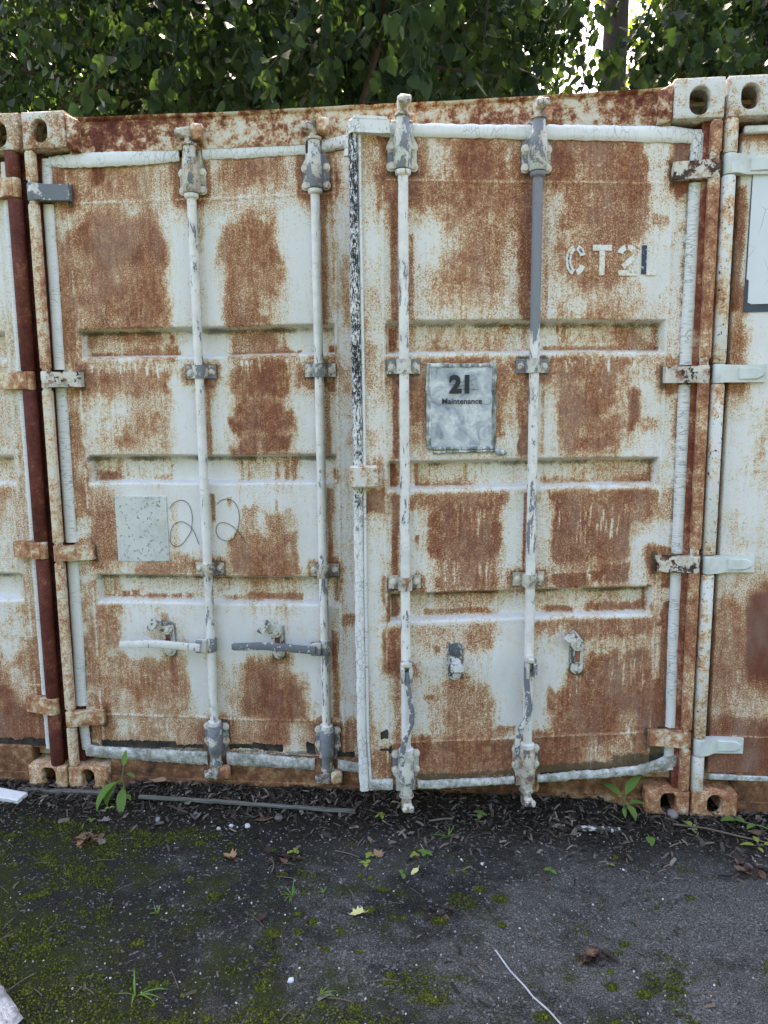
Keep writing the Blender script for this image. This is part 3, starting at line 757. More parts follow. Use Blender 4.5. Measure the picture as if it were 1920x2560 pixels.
DRIPS = {
'L': [
('C',0.75,0.947,1.696,1.703,0.016,0.063,14,0.0051),('C',0.179,0.484,1.694,1.704,0.024,0.049,17,0.0051),
('R',0.745,0.92,0.878,0.88,0.016,0.043,12,0.0043),('R',0.736,0.979,1.337,1.344,0.024,0.079,12,0.004),
('R',0.168,0.487,1.336,1.343,0.024,0.079,9,0.0036),('R',0.146,0.253,1.192,1.209,0.04,0.111,9,0.0047),
],
'R': [
('C',1.482,1.704,1.157,1.191,0.024,0.13,13,0.0047),('C',1.498,1.706,0.969,1.002,0.047,0.099,12,0.0051),
('C',1.92,2.19,1.095,1.188,0.04,0.119,19,0.0043),('C',1.942,2.098,0.934,0.947,0.02,0.051,6,0.0055),
('C',1.908,2.199,1.683,1.694,0.016,0.051,18,0.0047),('C',2.031,2.258,0.585,0.626,0.034,0.131,12,0.0048),
('C',1.984,2.026,0.54,0.547,0.097,0.148,3,0.0048),('C',2.033,2.108,0.252,0.293,0.041,0.076,8,0.0041),
('C',2.194,2.239,0.33,0.347,0.028,0.062,4,0.0041),('R',1.491,1.719,0.867,0.878,0.016,0.079,15,0.0043),
('R',1.842,2.269,0.866,0.882,0.012,0.051,20,0.0043),('R',2.06,2.266,1.335,1.346,0.032,0.087,13,0.0043),
('R',1.452,1.719,1.779,1.802,0.032,0.095,14,0.0043),('R',1.467,1.796,1.326,1.339,0.024,0.071,12,0.0036),
('R',1.902,2.16,1.891,1.935,0.032,0.099,10,0.0063),('R',1.906,2.205,1.751,1.79,0.024,0.079,9,0.0043),
],
}
SCRAWL = [[(0.4643, 1.1468), (0.4795, 1.1676), (0.5088, 1.1806), (0.5369, 1.17), (0.5516, 1.1356), (0.5521, 1.0989), (0.5449, 1.0598), (0.5282, 1.0336), (0.514, 1.0152), (0.491, 0.9996), (0.469, 1.0047), (0.4611, 1.0243), (0.464, 1.0549), (0.4774, 1.0833), (0.5047, 1.0973), (0.5287, 1.0901), (0.549, 1.072), (0.562, 1.0469), (0.5752, 1.0079)],
          [(0.6527, 1.1653), (0.6721, 1.1812), (0.694, 1.1855), (0.7176, 1.1771), (0.734, 1.1515), (0.7392, 1.1172), (0.7334, 1.0785), (0.719, 1.0439), (0.7052, 1.0265), (0.6831, 1.0237), (0.6594, 1.0326), (0.6462, 1.0541), (0.6481, 1.0779), (0.6583, 1.0909), (0.6773, 1.0945), (0.701, 1.0869), (0.7222, 1.0698), (0.743, 1.0441), (0.7603, 1.0161)]]

# ------------------------------------------------------------------ shipping containers
W, H, LEN = 2.438, 2.591, 6.058
XH, YH, TH = 2.393, 0.03, math.radians(10.0)      # hinge line of the right door and how far it stands open

def paint_attr(X, Z, patches, drips, base, seed):
    """rust density on a door: R rust, G flaked to steel, B grime and painted shade"""
    wx = X + 0.055 * (fbm(X * 9, Z * 9, seed, 5) - 0.5)
    wz = Z + 0.055 * (fbm(X * 9, Z * 9, seed + 9, 5) - 0.5) + 0.022 * (vn(X * 60, Z * 3, seed + 3) * 0.6 + vn(X * 131, Z * 5, seed + 4) * 0.4 - 0.5)
    er = 1.5 * (fbm(X * 26, Z * 17, seed + 21, 5) - 0.5)
    D = np.array(base, float) * np.ones_like(X)
    B = np.zeros_like(X)
    GR = np.zeros_like(X)
    for k, x0, x1, z0, z1, a, so in patches:
        thin = min(x1 - x0, z1 - z0) < 0.03
        if k in 'BG':
            ux, uz, e, so = wx * 0.3 + X * 0.7, wz * 0.55 + Z * 0.45, er * 0.5, max(so, 0.004)
        elif thin:
            ux, uz, e, so = wx * 0.15 + X * 0.85, wz * 0.3 + Z * 0.7, er * 0.6, max(so * 1.3, 0.004)
        else:
            ux, uz, e, so = wx, wz, er, max(so * 1.7, 0.008)
        mx = np.minimum(ux - x0, x1 - ux) / so
        mz = np.minimum(uz - z0, z1 - uz) / so
        if thin or k in 'BG':
            dd = np.minimum(mx, mz)
        else:                                  # rounded corners
            hx, hz = (x1 - x0) / 2, (z1 - z0) / 2
            r = min(hx, hz) * 0.55
            qx, qz = np.abs(ux - (x0 + x1) / 2) - hx + r, np.abs(uz - (z0 + z1) / 2) - hz + r
            dd = -(np.hypot(np.maximum(qx, 0), np.maximum(qz, 0)) + np.minimum(np.maximum(qx, qz), 0) - r) / so
        m = sstep(dd * 0.5 + (0.75 if k == 'R' else 0.5) + e * 0.6)
        if k == 'R':
            a = a * 0.95
            D = np.where(m * a > D * m, D + (a - D) * m, D)
        elif k == 'C':
            D = D - D * m * a * 0.85
        elif k == 'B':
            B = np.maximum(B, m * a)
        else:
            GR = np.maximum(GR, m * a)
    # stain bleeding out round the rusted areas, more downwards than up
    def box(A, r, ax):
        P = np.pad(A, [(r + 1, r) if i == ax else (0, 0) for i in (0, 1)], 'edge')
        c = np.cumsum(P, ax)
        n_ = A.shape[ax]
        return (np.take(c, np.arange(2 * r + 1, 2 * r + 1 + n_), ax) - np.take(c, np.arange(0, n_), ax)) / (2 * r + 1)
    if X.shape[0] > 120:
        Bl = D
        for _ in range(2):
            Bl = box(box(Bl, 7, 0), 12, 1)
        Bl = np.roll(Bl, -6, 1)
        D = np.maximum(D, 0.88 * Bl)
        # rain carries the stain down in thin runs of uneven length
        st = abs(float(Z[0, 1] - Z[0, 0]))
        runl = 0.012 + 0.16 * np.clip(vn(X[:, 0] * 70, X[:, 0] * 0, seed + 31) * 0.6 + vn(X[:, 0] * 190, X[:, 0] * 0, seed + 32) * 0.6 - 0.35, 0, 1) ** 1.3
        dec = np.exp(-st / runl)
        S = np.zeros(X.shape[0])
        for j in range(X.shape[1] - 1, -1, -1):
            S = np.maximum(S * dec, D[:, j])
            D[:, j] = np.maximum(D[:, j], S * 0.86)
    rr = random.Random(seed)
    for k, x0, x1, z0, z1, l0, l1, n, w in drips:
        for i in range(n):
            xc = rr.uniform(x0, x1)
            zt = rr.uniform(z0, z1) + 0.004 - (0.0 if z1 - z0 < 0.01 else 0.02 * rr.random())
            ln = (l0 + (l1 - l0) * rr.random() ** 1.6) * rr.uniform(0.6, 1.3)
            ww = w * rr.uniform(0.35, 1.05)
            xx = X - xc - 0.006 * (vn(Z * 25, Z * 0 + i, seed + 2) - 0.5)
            t = (zt - Z) / ln
            m = np.exp(-(xx / ww) ** 2 * 1.6) * sstep((t + 0.06) * 14) * sstep((1.0 - t) * (6 if k == 'C' else 1.6))
            if k == 'C':
                D = D - D * m * rr.uniform(0.22, 0.52)
            else:
                D = np.maximum(D, m * rr.uniform(0.40, 0.72))
    return D, B, GR

def door_mesh(name, x0, x1, z0, z1, step, ribs, welds_v, welds_h, patches, drips, base, seed, off=(0, 0, 0), grime=True):
    nx, nz = int((x1 - x0) / step), int((z1 - z0) / step)
    xs, zs = np.linspace(x0, x1, nx + 1), np.linspace(z0, z1, nz + 1)
    X, Z = np.meshgrid(xs, zs, indexing='ij')
    Y = np.full_like(X, 0.05)
    rib = np.zeros_like(X)
    wall = np.zeros_like(X)
    ledge = np.zeros_like(X)
    G = np.zeros_like(X)  # dirt and painted shade along the rib edges
    for xa, xb, za, zb in ribs:
        sag = 0.004 * (vn(X * 3, X * 0, seed) - 0.5)
        mx = np.minimum(X - xa, xb - X) / 0.014
        mz = np.minimum(Z + sag - za, zb - Z - sag) / 0.017
        m = sstep(np.minimum(mx, mz))
        Y += 0.044 * m
        rib = np.maximum(rib, m)
        wall = np.maximum(wall, 4 * m * (1 - m))
        ledge = np.maximum(ledge, np.exp(-((Z + sag - za + 0.002) / 0.009) ** 2) * (X > xa - 0.005) * (X < xb + 0.005))
        zin = sstep((Z - za) / 0.02) * sstep((zb - Z) / 0.02)
        for xe in (xa + 0.013, xb - 0.013):
            G = np.maximum(G, 0.50 * zin * np.exp(-((X - xe) / 0.006) ** 2))  # dark lines stand in for shade at the rib ends
        ux = sstep((X - xa + 0.02) / 0.02) * sstep((xb - X) / 0.01)
        G = np.maximum(G, 0.70 * ux * np.exp(-((Z - zb + 0.018) / 0.014) ** 2) * (0.4 + 0.9 * vn(X * 12, Z * 3, seed + 4)))  # painted shade under the top edge, mixed with greenish dirt
        G = np.maximum(G, 0.36 * ux * np.exp(-((Z - za - 0.004) / 0.008) ** 2) * vn(X * 9, Z * 2, seed + 6))
    Y += 0.0035 * (fbm(X * 2.2, Z * 2.2, seed + 1) - 0.5) + 0.0016 * (fbm(X * 14, Z * 14, seed + 8) - 0.5)
    for wx, za, zb in welds_v:
        d = X - wx - 0.003 * (vn(Z * 8, Z * 0, seed) - 0.5)
        Y -= 0.0035 * np.exp(-(d / 0.0045) ** 2) * (0.5 + 0.5 * vn(Z * 120, Z * 0, seed + 1)) * (Z > za) * (Z < zb)
    for wz, xa, xb in welds_h:
        d = Z - wz - 0.003 * (vn(X * 8, X * 0, seed) - 0.5)
        Y -= 0.0035 * np.exp(-(d / 0.0045) ** 2) * (0.5 + 0.5 * vn(X * 120, X * 0, seed + 1)) * (X > xa) * (X < xb)
    D, B, GR = paint_attr(X, Z, patches, drips, base(X, Z) if callable(base) else base, seed)
    for wx, za, zb in welds_v:
        D *= 1 - 0.38 * np.exp(-((X - wx - 0.003 * (vn(Z * 8, Z * 0, seed) - 0.5)) / 0.0035) ** 2) * (Z > za) * (Z < zb) * (vn(Z * 9, Z * 0, seed + 2) > 0.35)
    for wz, xa, xb in welds_h:
        D *= 1 - 0.30 * np.exp(-((Z - wz - 0.003 * (vn(X * 8, X * 0, seed) - 0.5)) / 0.0035) ** 2) * (X > xa) * (X < xb) * (vn(X * 9, X * 0, seed + 2) > 0.35)
    D *= (1 - 0.55 * wall) * (1 - 0.70 * ledge * (0.4 + 0.6 * vn(X * 6, X * 0, seed + 13)))  # lower rib ledge lightened as if catching light
    G = np.maximum(G, GR)
    # bare cream weld beads and rib walls stay a little cleaner, flakes are thinner than paint
    Y += 0.002 * sstep((B - 0.4) * 4)
    if not grime:  # clears the painted shade along with the dirt
        G *= 0
    n = X.size
    V = np.stack([X.ravel() - off[0], Y.ravel() - off[1], Z.ravel() - off[2]], 1)
    idx = np.arange(n).reshape(X.shape)
    F = np.stack([idx[:-1, :-1], idx[1:, :-1], idx[1:, 1:], idx[:-1, 1:]], -1).reshape(-1, 4)
    # returned edges
    loop = np.concatenate([idx[:, 0], idx[-1, 1:], idx[-2::-1, -1], idx[0, -2:0:-1]])
    b = V[loop].copy()
    b[:, 1] = 0.092 - off[1]
    V = np.concatenate([V, b])
    k = np.arange(len(loop))
    k2 = (k + 1) % len(loop)
    F = np.concatenate([F, np.stack([loop[k], n + k, n + k2, loop[k2]], 1)])
    col = np.zeros((len(V), 4))
    col[:n, 0], col[:n, 1], col[:n, 2] = D.ravel(), B.ravel(), G.ravel()
    col[n:, 0] = 0.6
    col[:, 3] = 1
    me = grid_mesh(name, V, F, M['door'])
    at = me.color_attributes.new('rust', 'FLOAT_COLOR', 'POINT')
    at.data.foreach_set('color', col.astype(np.float32).ravel())
    return me

def casting_mesh(name, x0, x1, z0, z1, hole, mat, y1=0.178, c=0.010):
    """corner casting with an oval locking hole"""
    hx, hz, hw, hh = hole
    angs = [2 * math.pi * k / 40 for k in range(40)]
    for cx in (x0 + c, x1 - c):
        for cz in (z0 + c, z1 - c):
            angs.append(math.atan2(cz - hz, cx - hx) % (2 * math.pi))
    angs = sorted(angs)
    def rect(a, ins):
        ca, sa = math.cos(a), math.sin(a)
        t = 9.0
        if ca > 1e-6: t = min(t, (x1 - ins - hx) / ca)
        if ca < -1e-6: t = min(t, (x0 + ins - hx) / ca)
        if sa > 1e-6: t = min(t, (z1 - ins - hz) / sa)
        if sa < -1e-6: t = min(t, (z0 + ins - hz) / sa)
        return hx + t * ca, hz + t * sa
    def oval(a, s=1.0):
        ca, sa = math.cos(a), math.sin(a)
        r, st = hw / 2 * s, (hh - hw) / 2 * s
        lo, hi = 0.0, 0.3
        for _ in range(30):
            m = (lo + hi) / 2
            zz = max(abs(m * sa) - st, 0)
            if math.hypot(m * ca, zz) < r: lo = m
            else: hi = m
        return hx + lo * ca, hz + lo * sa
    rings = []
    for f, y in ((lambda a: oval(a, 1.35), 0.15), (lambda a: oval(a, 1.35), 0.032), (oval, 0.03), (oval, 0.004),
                 (lambda a: oval(a, 1.07), 0.0), (lambda a: rect(a, c), 0.0), (lambda a: rect(a, c * 0.3), c * 0.3), (lambda a: rect(a, 0), c), (lambda a: rect(a, 0), y1)):
        rings.append([(f(a)[0], y, f(a)[1]) for a in angs])
    n = len(angs)
    b = MB()
    vs = [p for r in rings for p in r]
    fs = [tuple(range(n))]
    for j in range(len(rings) - 1):
        for k in range(n):
            k2 = (k + 1) % n
            fs.append((j * n + k, j * n + k2, (j + 1) * n + k2, (j + 1) * n + k))
    fs.append(tuple(range((len(rings) - 1) * n, len(rings) * n)))
    b.add(vs, fs)
    return b.mesh(name, mat, smooth=35)

def body_mesh(name):
    """hollow corrugated shell, open at the door end"""
    b = MB()
    ys = []
    y = 0.16
    prof = []
    while y < LEN - 0.05:
        prof += [(y, 0.0), (y + 0.07, 0.0), (y + 0.14, 0.036), (y + 0.21, 0.036)]
        y += 0.28
    prof.append((LEN - 0.02, 0.0))
    for side in (0, 1):
        for t, sgn in ((0.012, 1), (0.016, 1)):
            vs = []
            for (yy, d) in prof:
                xx = t + d
                xx = xx if side == 0 else W - xx
                vs += [(xx, yy, 0.14), (xx, yy, H - 0.06)]
            b.add(vs, [(2 * k, 2 * k + 1, 2 * k + 3, 2 * k + 2) for k in range(len(prof) - 1)])
    b.box(0.02, W - 0.02, 0.10, LEN - 0.01, 0.10, 0.14)               # floor
    b.box(0.02, W - 0.02, 0.10, LEN - 0.01, H - 0.058, H - 0.045)     # roof
    b.box(0.02, W - 0.02, LEN - 0.03, LEN - 0.012, 0.14, H - 0.06)    # far end
    for xx in (0.005, W - 0.065):
        b.box(xx, xx + 0.06, 0.179, LEN - 0.18, H - 0.075, H - 0.012, 0.004)
        b.box(xx, xx + 0.06, 0.179, LEN - 0.18, 0.01, 0.15, 0.004)
    return b.mesh(name, M['body'])

def hexbolt_mesh(name, mat, r=0.0115, h=0.009):
    b = MB()
    o = [(r * math.cos(math.pi / 3 * k + 0.3), r * math.sin(math.pi / 3 * k + 0.3)) for k in range(6)]
    b.prism(o, -h, 0.0, 0.0025)
    w = [(r * 1.35 * math.cos(math.pi / 7 * k), r * 1.35 * math.sin(math.pi / 7 * k)) for k in range(14)]
    b.prism(w, -0.0022, 0.001)
    return b.mesh(name, mat)

BODY = body_mesh('body')
BOLT = hexbolt_mesh('bolt', M['bolt'])
BOLT_S = hexbolt_mesh('bolt_small', M['bolt'], 0.009, 0.007)

def bearing_mesh(name, mat, top):
    """bolted bearing plate with its sleeve; origin on the bar axis at the collar end, built upwards"""
    b = MB()
    pl = [(-0.048, 0.004), (-0.044, 0.0), (0.044, 0.0), (0.048, 0.004), (0.048, 0.088), (0.037, 0.108), (0.035, 0.158), (-0.035, 0.158), (-0.037, 0.108), (-0.048, 0.088)]
    b.prism(pl, 0.021, 0.0295, 0.0015)
    b.prof([(-0.030, 0.024), (-0.027, 0.0), (0.027, 0.0), (0.030, 0.024)], 0.004, 0.112)
    b.lathe(0, 0, [(0.0265, 0.0), (0.0285, 0.003), (0.0285, 0.100), (0.026, 0.113), (0.0225, 0.120), (0.0215, 0.158), (0.019, 0.160)], 20)
    if not top:
        b.v = [(x, y, -z) for x, y, z in b.v]
    return b.mesh(name, mat, smooth=40)
BEAR = {(m, t): bearing_mesh('bearing_bracket', M[m], t) for m in ('bracket', 'bracket_rust') for t in (True, False)}
def strap_mesh(name, mat):
    b = MB()
    o = [(-0.057, 0.030), (-0.057, 0.0235), (-0.026, 0.0235)]
    for k in range(9):
        a = math.pi + math.pi * k / 8
        o.append((0.0245 * math.cos(a), 0.0235 * math.sin(a) + 0.001))
    o += [(0.026, 0.0235), (0.057, 0.0235), (0.057, 0.030)]
    b.prof(o[::-1], -0.024, 0.024)
    return b.mesh(name, mat, smooth=40)
STRAP = {m: strap_mesh('strap_bracket', M[m]) for m in ('bracket', 'bracket_rust')}
def cam_mesh(name, mat, up, ang):
    b = MB()
    b.lathe(0, 0, [(0.017, 0.0), (0.0265, 0.002), (0.0265, 0.010), (0.017, 0.014), (0.0165, 0.024), (0.018, 0.026), (0.018, 0.062)], 16)
    Mx = Matrix.Rotation(ang, 4, 'Z')
    b.box(-0.034, 0.020, -0.017, 0.017, 0.026, 0.060, 0.006, Mx)
    b.box(-0.050, -0.030, -0.021, -0.004, 0.030, 0.052, 0.004, Mx)
    b.box(-0.046, -0.030, 0.004, 0.021, 0.032, 0.050, 0.004, Mx)
    b.box(0.012, 0.030, -0.012, 0.012, 0.034, 0.054, 0.004, Mx)
    if not up:
        b.v = [(x, y, -z) for x, y, z in b.v]
    return b.mesh(name, mat, smooth=40)
CAM = {(u, k): cam_mesh('cam', M['bracket_rust'], u, 0.5 if k else 1.62) for u in (True, False) for k in (0, 1)}

def catch_mesh(name, mat, hook):
    """handle catch: slotted plate with a swivelling hook; origin at plate centre, plate face at y=0"""
    b = MB()
    b.prism(stadium(0, 0, 0.047, 0.138), -0.007, 0.0, 0.0018)
    n0 = len(b.f)
    b.box(-0.010, 0.010, -0.0078, -0.004, -0.022, 0.024)             # dark slot
    n1 = len(b.f)
    for x in (-0.0135, 0.0105):
        b.box(x, x + 0.003, -0.013, -0.005, -0.026, 0.028)
    b.box(-0.0135, 0.0135, -0.013, -0.005, -0.026, -0.0225)
    Mx = Matrix.Translation((0, 0, 0.043)) @ Matrix.Rotation(hook, 4, 'Y') @ Matrix.Scale(1.22, 4)
    hk = MB()
    hk.prism(stadium(0, 0.010, 0.036, 0.056), -0.015, -0.0085, 0.0015)
    hk.prism([(-0.015, 0.030), (0.015, 0.030), (0.018, 0.046), (-0.018, 0.046)], -0.030, -0.0095, 0.002)
    hk.prism([(-0.019, 0.042), (0.019, 0.042), (0.019, 0.052), (-0.019, 0.052)], -0.046, -0.022, 0.002)
    hk.prism([(-0.019, 0.030), (0.019, 0.030), (0.019, 0.052), (-0.019, 0.052)], -0.049, -0.044, 0.001)
    b.add([tuple(Mx @ Vector(p)) for p in hk.v], hk.f)
    for z, y in ((0.043, -0.028), (-0.050, -0.016)):
        o = [(0.0105 * math.cos(math.pi / 3 * k), z + 0.0105 * math.sin(math.pi / 3 * k)) for k in range(6)]
        b.prism(o, y, -0.006, 0.002)
    me = b.mesh(name, mat)
    me.materials.append(M['slot'])
    for i in range(n0, n1):
        me.polygons[i].material_index = 1
    return me

def hinge_mesh(name, mat, x_pin, sgn, zc, ln=0.128, hh=0.062, y_pin=0.012, emboss=False, off=(0, 0, 0)):
    """hinge blade on the door with its knuckle round the pin"""
    b = MB()
    b.lathe(x_pin, y_pin, [(0.0185, zc - hh / 2), (0.0205, zc - hh / 2 + 0.004), (0.0205, zc + hh / 2 - 0.004), (0.0185, zc + hh / 2)], 16)
    xe = x_pin + sgn * ln
    yb = 0.022
    prof = [(x_pin, -0.006), (x_pin + sgn * 0.03, -0.004), (x_pin + sgn * 0.05, 0.010), (xe - sgn * 0.03, 0.020), (xe, yb + 0.004),
            (xe, 0.052), (x_pin + sgn * 0.03, 0.045), (x_pin, 0.028)]
    if emboss:
        prof = [(x_pin, -0.004), (x_pin + sgn * 0.03, 0.006), (x_pin + sgn * 0.06, 0.030), (xe, 0.036), (xe, 0.052), (x_pin + sgn * 0.03, 0.045), (x_pin, 0.028)]
    if sgn < 0:
        prof = prof[::-1]
    b.prof(prof, zc - hh / 2 + 0.003, zc + hh / 2 - 0.003)
    if emboss:
        b.prism([(x_pin + sgn * 0.07, zc - 0.020), (xe - sgn * 0.03, zc - 0.020), (xe - sgn * 0.008, zc - 0.006), (xe - sgn * 0.008, zc + 0.006), (xe - sgn * 0.03, zc + 0.020), (x_pin + sgn * 0.07, zc + 0.020)][::(1 if sgn > 0 else -1)], 0.027, 0.036, 0.004)
    return b.mesh(name, mat, off, smooth=40)

def lin(a, b, n):
    return [a + (b - a) * k / n for k in range(n + 1)]
def interp(pts, x):
    return float(np.interp(x, [p[0] for p in pts], [p[1] for p in pts]))
def hstrip(top, bot, n, y0, bulge, jag=0.0, seed=0, dy=None):
    xs = lin(top[0][0], top[-1][0], n)
    return MB().strip([(x, interp(bot, x), x, interp(top, x), interp(dy, x) if dy else 0.0) for x in xs], y0, bulge, jag=jag, seed=seed)
def vstrip(left, right, n, y0, bulge, jag=0.0, seed=0, dy=None):
    """left/right edges as (z,x)"""
    zs = lin(left[0][0], left[-1][0], n)
    return MB().strip([(interp(left, z), z, interp(right, z), z, interp(dy, z) if dy else 0.0) for z in zs], y0, bulge, jag=jag, seed=seed)

class Frame:
    """where a door's parts live: the left door closed, the right door swung out about its hinge line"""
    def __init__(s, root, open_):
        s.root, s.open = root, open_
        s.off = (XH, YH, 0) if open_ else (0, 0, 0)
    def part(s, name, me):                   # first-level part, mesh already shifted by off
        return link(name, me, s.root, s.off, (0, 0, TH) if s.open else (0, 0, 0))
    def loc(s, x, y, z):
        return (x - s.off[0], y - s.off[1], z - s.off[2])

def locking_bar(fr, xb, rnd, top_mat, bot_mat, bar_mat, engaged, handle, detail=True):
    YB = 0.0205
    b = MB()
    b.lathe(xb, YB, [(0.0165, 0.126), (0.0165, 0.285), (0.026, 0.287), (0.026, 0.302), (0.0168, 0.306), (0.0170, 1.0), (0.0168, 1.6), (0.0168, 2.272),
                     (0.0235, 2.276), (0.0255, 2.280), (0.0255, 2.290), (0.0165, 2.292), (0.0165, 2.455)], 20)
    o = fr.part('locking_bar', b.mesh('locking_bar', M[bar_mat], fr.off, smooth=40))
    link('bearing_bracket', BEAR[(top_mat, True)], o, fr.loc(xb, YB, 2.293))
    link('bearing_bracket', BEAR[(bot_mat, False)], o, fr.loc(xb, YB, 0.286))
    link('cam', CAM[(True, 1 if engaged else 0)], o, fr.loc(xb, YB, 2.452))
    link('cam', CAM[(False, 1 if engaged else 0)], o, fr.loc(xb, YB, 0.128))
    rr = random.Random(int(xb * 1000) + rnd)
    for z, s in ((2.293, 1), (0.286, -1)):
        for dx in (-0.037, 0.037):
            for dz in (0.014, 0.074):
                link('bolt', BOLT, o, fr.loc(xb + dx, YB + 0.021, z + s * dz), (0, rr.uniform(0, 1), 0))
    for z, sm in ((1.664, 'bracket'), (0.915, 'bracket_rust')):
        link('strap_bracket', STRAP[sm], o, fr.loc(xb, YB, z))
        for dx in (-0.041, 0.041):
            link('bolt', BOLT_S, o, fr.loc(xb + dx, YB + 0.0235, z + rr.uniform(-0.002, 0.002)), (0, rr.uniform(0, 1), 0))
    if handle:
        h = MB()
        if handle[0] == 'level':
            x = xb
            h.box(x - 0.052, x - 0.008, -0.016, 0.012, 0.592, 0.642, 0.004)
            h.lathe(x, YB, [(0.021, 0.590), (0.023, 0.594), (0.023, 0.640), (0.021, 0.644)], 16)
            hub = h.mesh('handle_hub', M['bracket'], fr.off, smooth=40)
            g = MB()
            dz = handle[1]
            g.tube([(x - 0.030, -0.020, 0.616), (x - 0.10, -0.021, 0.621), (x - 0.17, -0.024, 0.628), (x - 0.23, -0.026, 0.629 + dz), (x - 0.29, -0.027, 0.626 + dz), (x - 0.345, -0.027, 0.624 + dz), (x - 0.352, -0.027, 0.6238 + dz)],
                   [1, 1, 1, 1, 1, 0.95, 0.7], 8, (0.0150, 0.0065))
            hm = g.mesh('handle', M[handle[2]], fr.off, smooth=45)
        else:
            x = xb
            h.box(x - 0.021, x - 0.009, -0.030, 0.012, 0.566, 0.622, 0.003)
            h.box(x + 0.007, x + 0.019, -0.030, 0.012, 0.566, 0.622, 0.003)
            h.box(x - 0.021, x + 0.019, -0.022, 0.010, 0.618, 0.640, 0.006)
            hub = h.mesh('handle_hub', M['bracket'], fr.off, smooth=40)
            g = MB()
            g.tube([(x + q[0], -0.020 + q[2], q[1]) for q in handle[1]], [1] * (len(handle[1]) - 1) + [0.7], 8, (0.0095, 0.0085))
            hm = g.mesh('handle', M[handle[2]], fr.off, smooth=45)
        link('handle_hub', hub, o)
        link('handle', hm, o)
    return o

def hardware_grime_shade(bars, catches, hinges_x, hinges_z, lower):
    """rust and dirt round bolted-on hardware, with its contact shade painted in"""
    p = []
    for x in bars:
        for z in (1.664, 0.915):
            p += [('R', x - 0.066, x + 0.066, z - 0.045, z + 0.030, 0.74, 0.010), ('G', x - 0.062, x + 0.062, z - 0.031, z + 0.029, 0.75, 0.006), ('G', x - 0.028, x + 0.028, z - 0.055, z - 0.02, 0.6, 0.012)]
        p += [('R', x - 0.060, x + 0.060, 2.255, 2.42, 0.85, 0.012), ('G', x - 0.054, x + 0.054, 2.285, 2.41, 0.65, 0.007)]
        p += [('R', x - 0.060, x + 0.060, 0.17, 0.31, 0.80, 0.012), ('G', x - 0.054, x + 0.054, 0.17, 0.295, 0.7, 0.007)]
        p += [('G', x - 0.014, x + 0.026, 0.31, 2.26, 0.16, 0.010)]  # soft shadow of the bar painted on the panel, shifted right
    for x, z in catches:
        p += [('G', x - 0.028, x + 0.030, z - 0.076, z + 0.070, 0.70, 0.009), ('R', x - 0.020, x + 0.022, z - 0.20, z - 0.06, 0.62, 0.012)]
    for z in hinges_z:
        p += [('R', hinges_x - 0.02, hinges_x + 0.02, z - 0.06, z + 0.045, 0.85, 0.014), ('G', hinges_x - 0.012, hinges_x + 0.012, z - 0.045, z + 0.036, 0.9, 0.006)]
    return p + lower

HL = [(2.315, 'hinge_grey'), (1.642, 'hinge'), (0.975, 'hinge_rust'), (0.297, 'hinge_rust')]
M['hinge_grey'] = mat_peel('grey_hinge_paint', (0.60, 0.60, 0.57), (0.16, 0.175, 0.20), 0.62, 15, 0.16)

def frame_parts(root, mats, hole_lo=0.036):
    """castings, rails, sill and body shared by every container"""
    tl, tr, bl, br, railm, sillm = mats
    link('body', BODY, root)
    hz = 2.522
    link('corner_casting', casting_mesh('corner_casting', 0.001, 0.163, H - 0.13, H - 0.002, (0.0695, hz, 0.058, 0.078), M[tl]), root)
    link('corner_casting', casting_mesh('corner_casting', W - 0.163, W - 0.001, H - 0.13, H - 0.002, (W - 0.0815, hz - 0.006, 0.066, 0.088), M[tr]), root)
    link('corner_casting', casting_mesh('corner_casting', 0.001, 0.163, 0.0, 0.094, (0.083, 0.046, 0.054, 0.080), M[bl], c=0.006), root)
    link('corner_casting', casting_mesh('corner_casting', W - 0.163, W - 0.001, 0.0, 0.094, (W - 0.076, 0.048, 0.058, 0.082), M[br], c=0.006), root)
    # header with a rolled, dented top lip
    n = 90
    vs, fs = [], []
    rr = random.Random(3)
    for k in range(n + 1):
        x = 0.1635 + (W - 0.327) * k / n
        dz = 0.005 * (vn(x * 2.5, 0.3, 4) - 0.5) + 0.002 * (vn(x * 22, 0.3, 5) - 0.5)
        dent = -0.004 * math.exp(-((x - 1.27) / 0.012) ** 2)
        zt = 2.562 + float(dz) + dent + 0.010 * ((x - 1.2) / 1.2) ** 2
        yw = 0.004 * (float(vn(x * 4, 1.3, 6)) - 0.5)
        vs += [(x, 0.036 + yw, 2.447), (x, 0.034 + yw, zt - 0.012), (x, 0.024 + yw, zt - 0.007), (x, 0.022 + yw, zt), (x, 0.09, zt + 0.002), (x, 0.09, 2.447)]
    for k in range(n):
        for j in range(6):
            j2 = (j + 1) % 6
            fs.append((k * 6 + j, k * 6 + j2, k * 6 + 6 + j2, k * 6 + 6 + j))
    b = MB().add(vs, fs)
    for xx in (0.166, W - 0.166):
        sg = 1 if xx < 1 else -1
        b.prism([(xx, 2.462), (xx + sg * 0.045, 2.452), (xx + sg * 0.045, 2.556), (xx, 2.578)][::sg], 0.010, 0.033, 0.003)
    link('top_rail', b.mesh('top_rail', M[railm], smooth=50), root)
    b = MB()
    b.box(0.1635, W - 0.1635, 0.040, 0.10, 0.006, 0.158, 0.006)
    b.box(0.1635, W - 0.1635, 0.030, 0.0405, 0.006, 0.050, 0.003)
    link('bottom_sill', b.mesh('bottom_sill', M[sillm]), root)

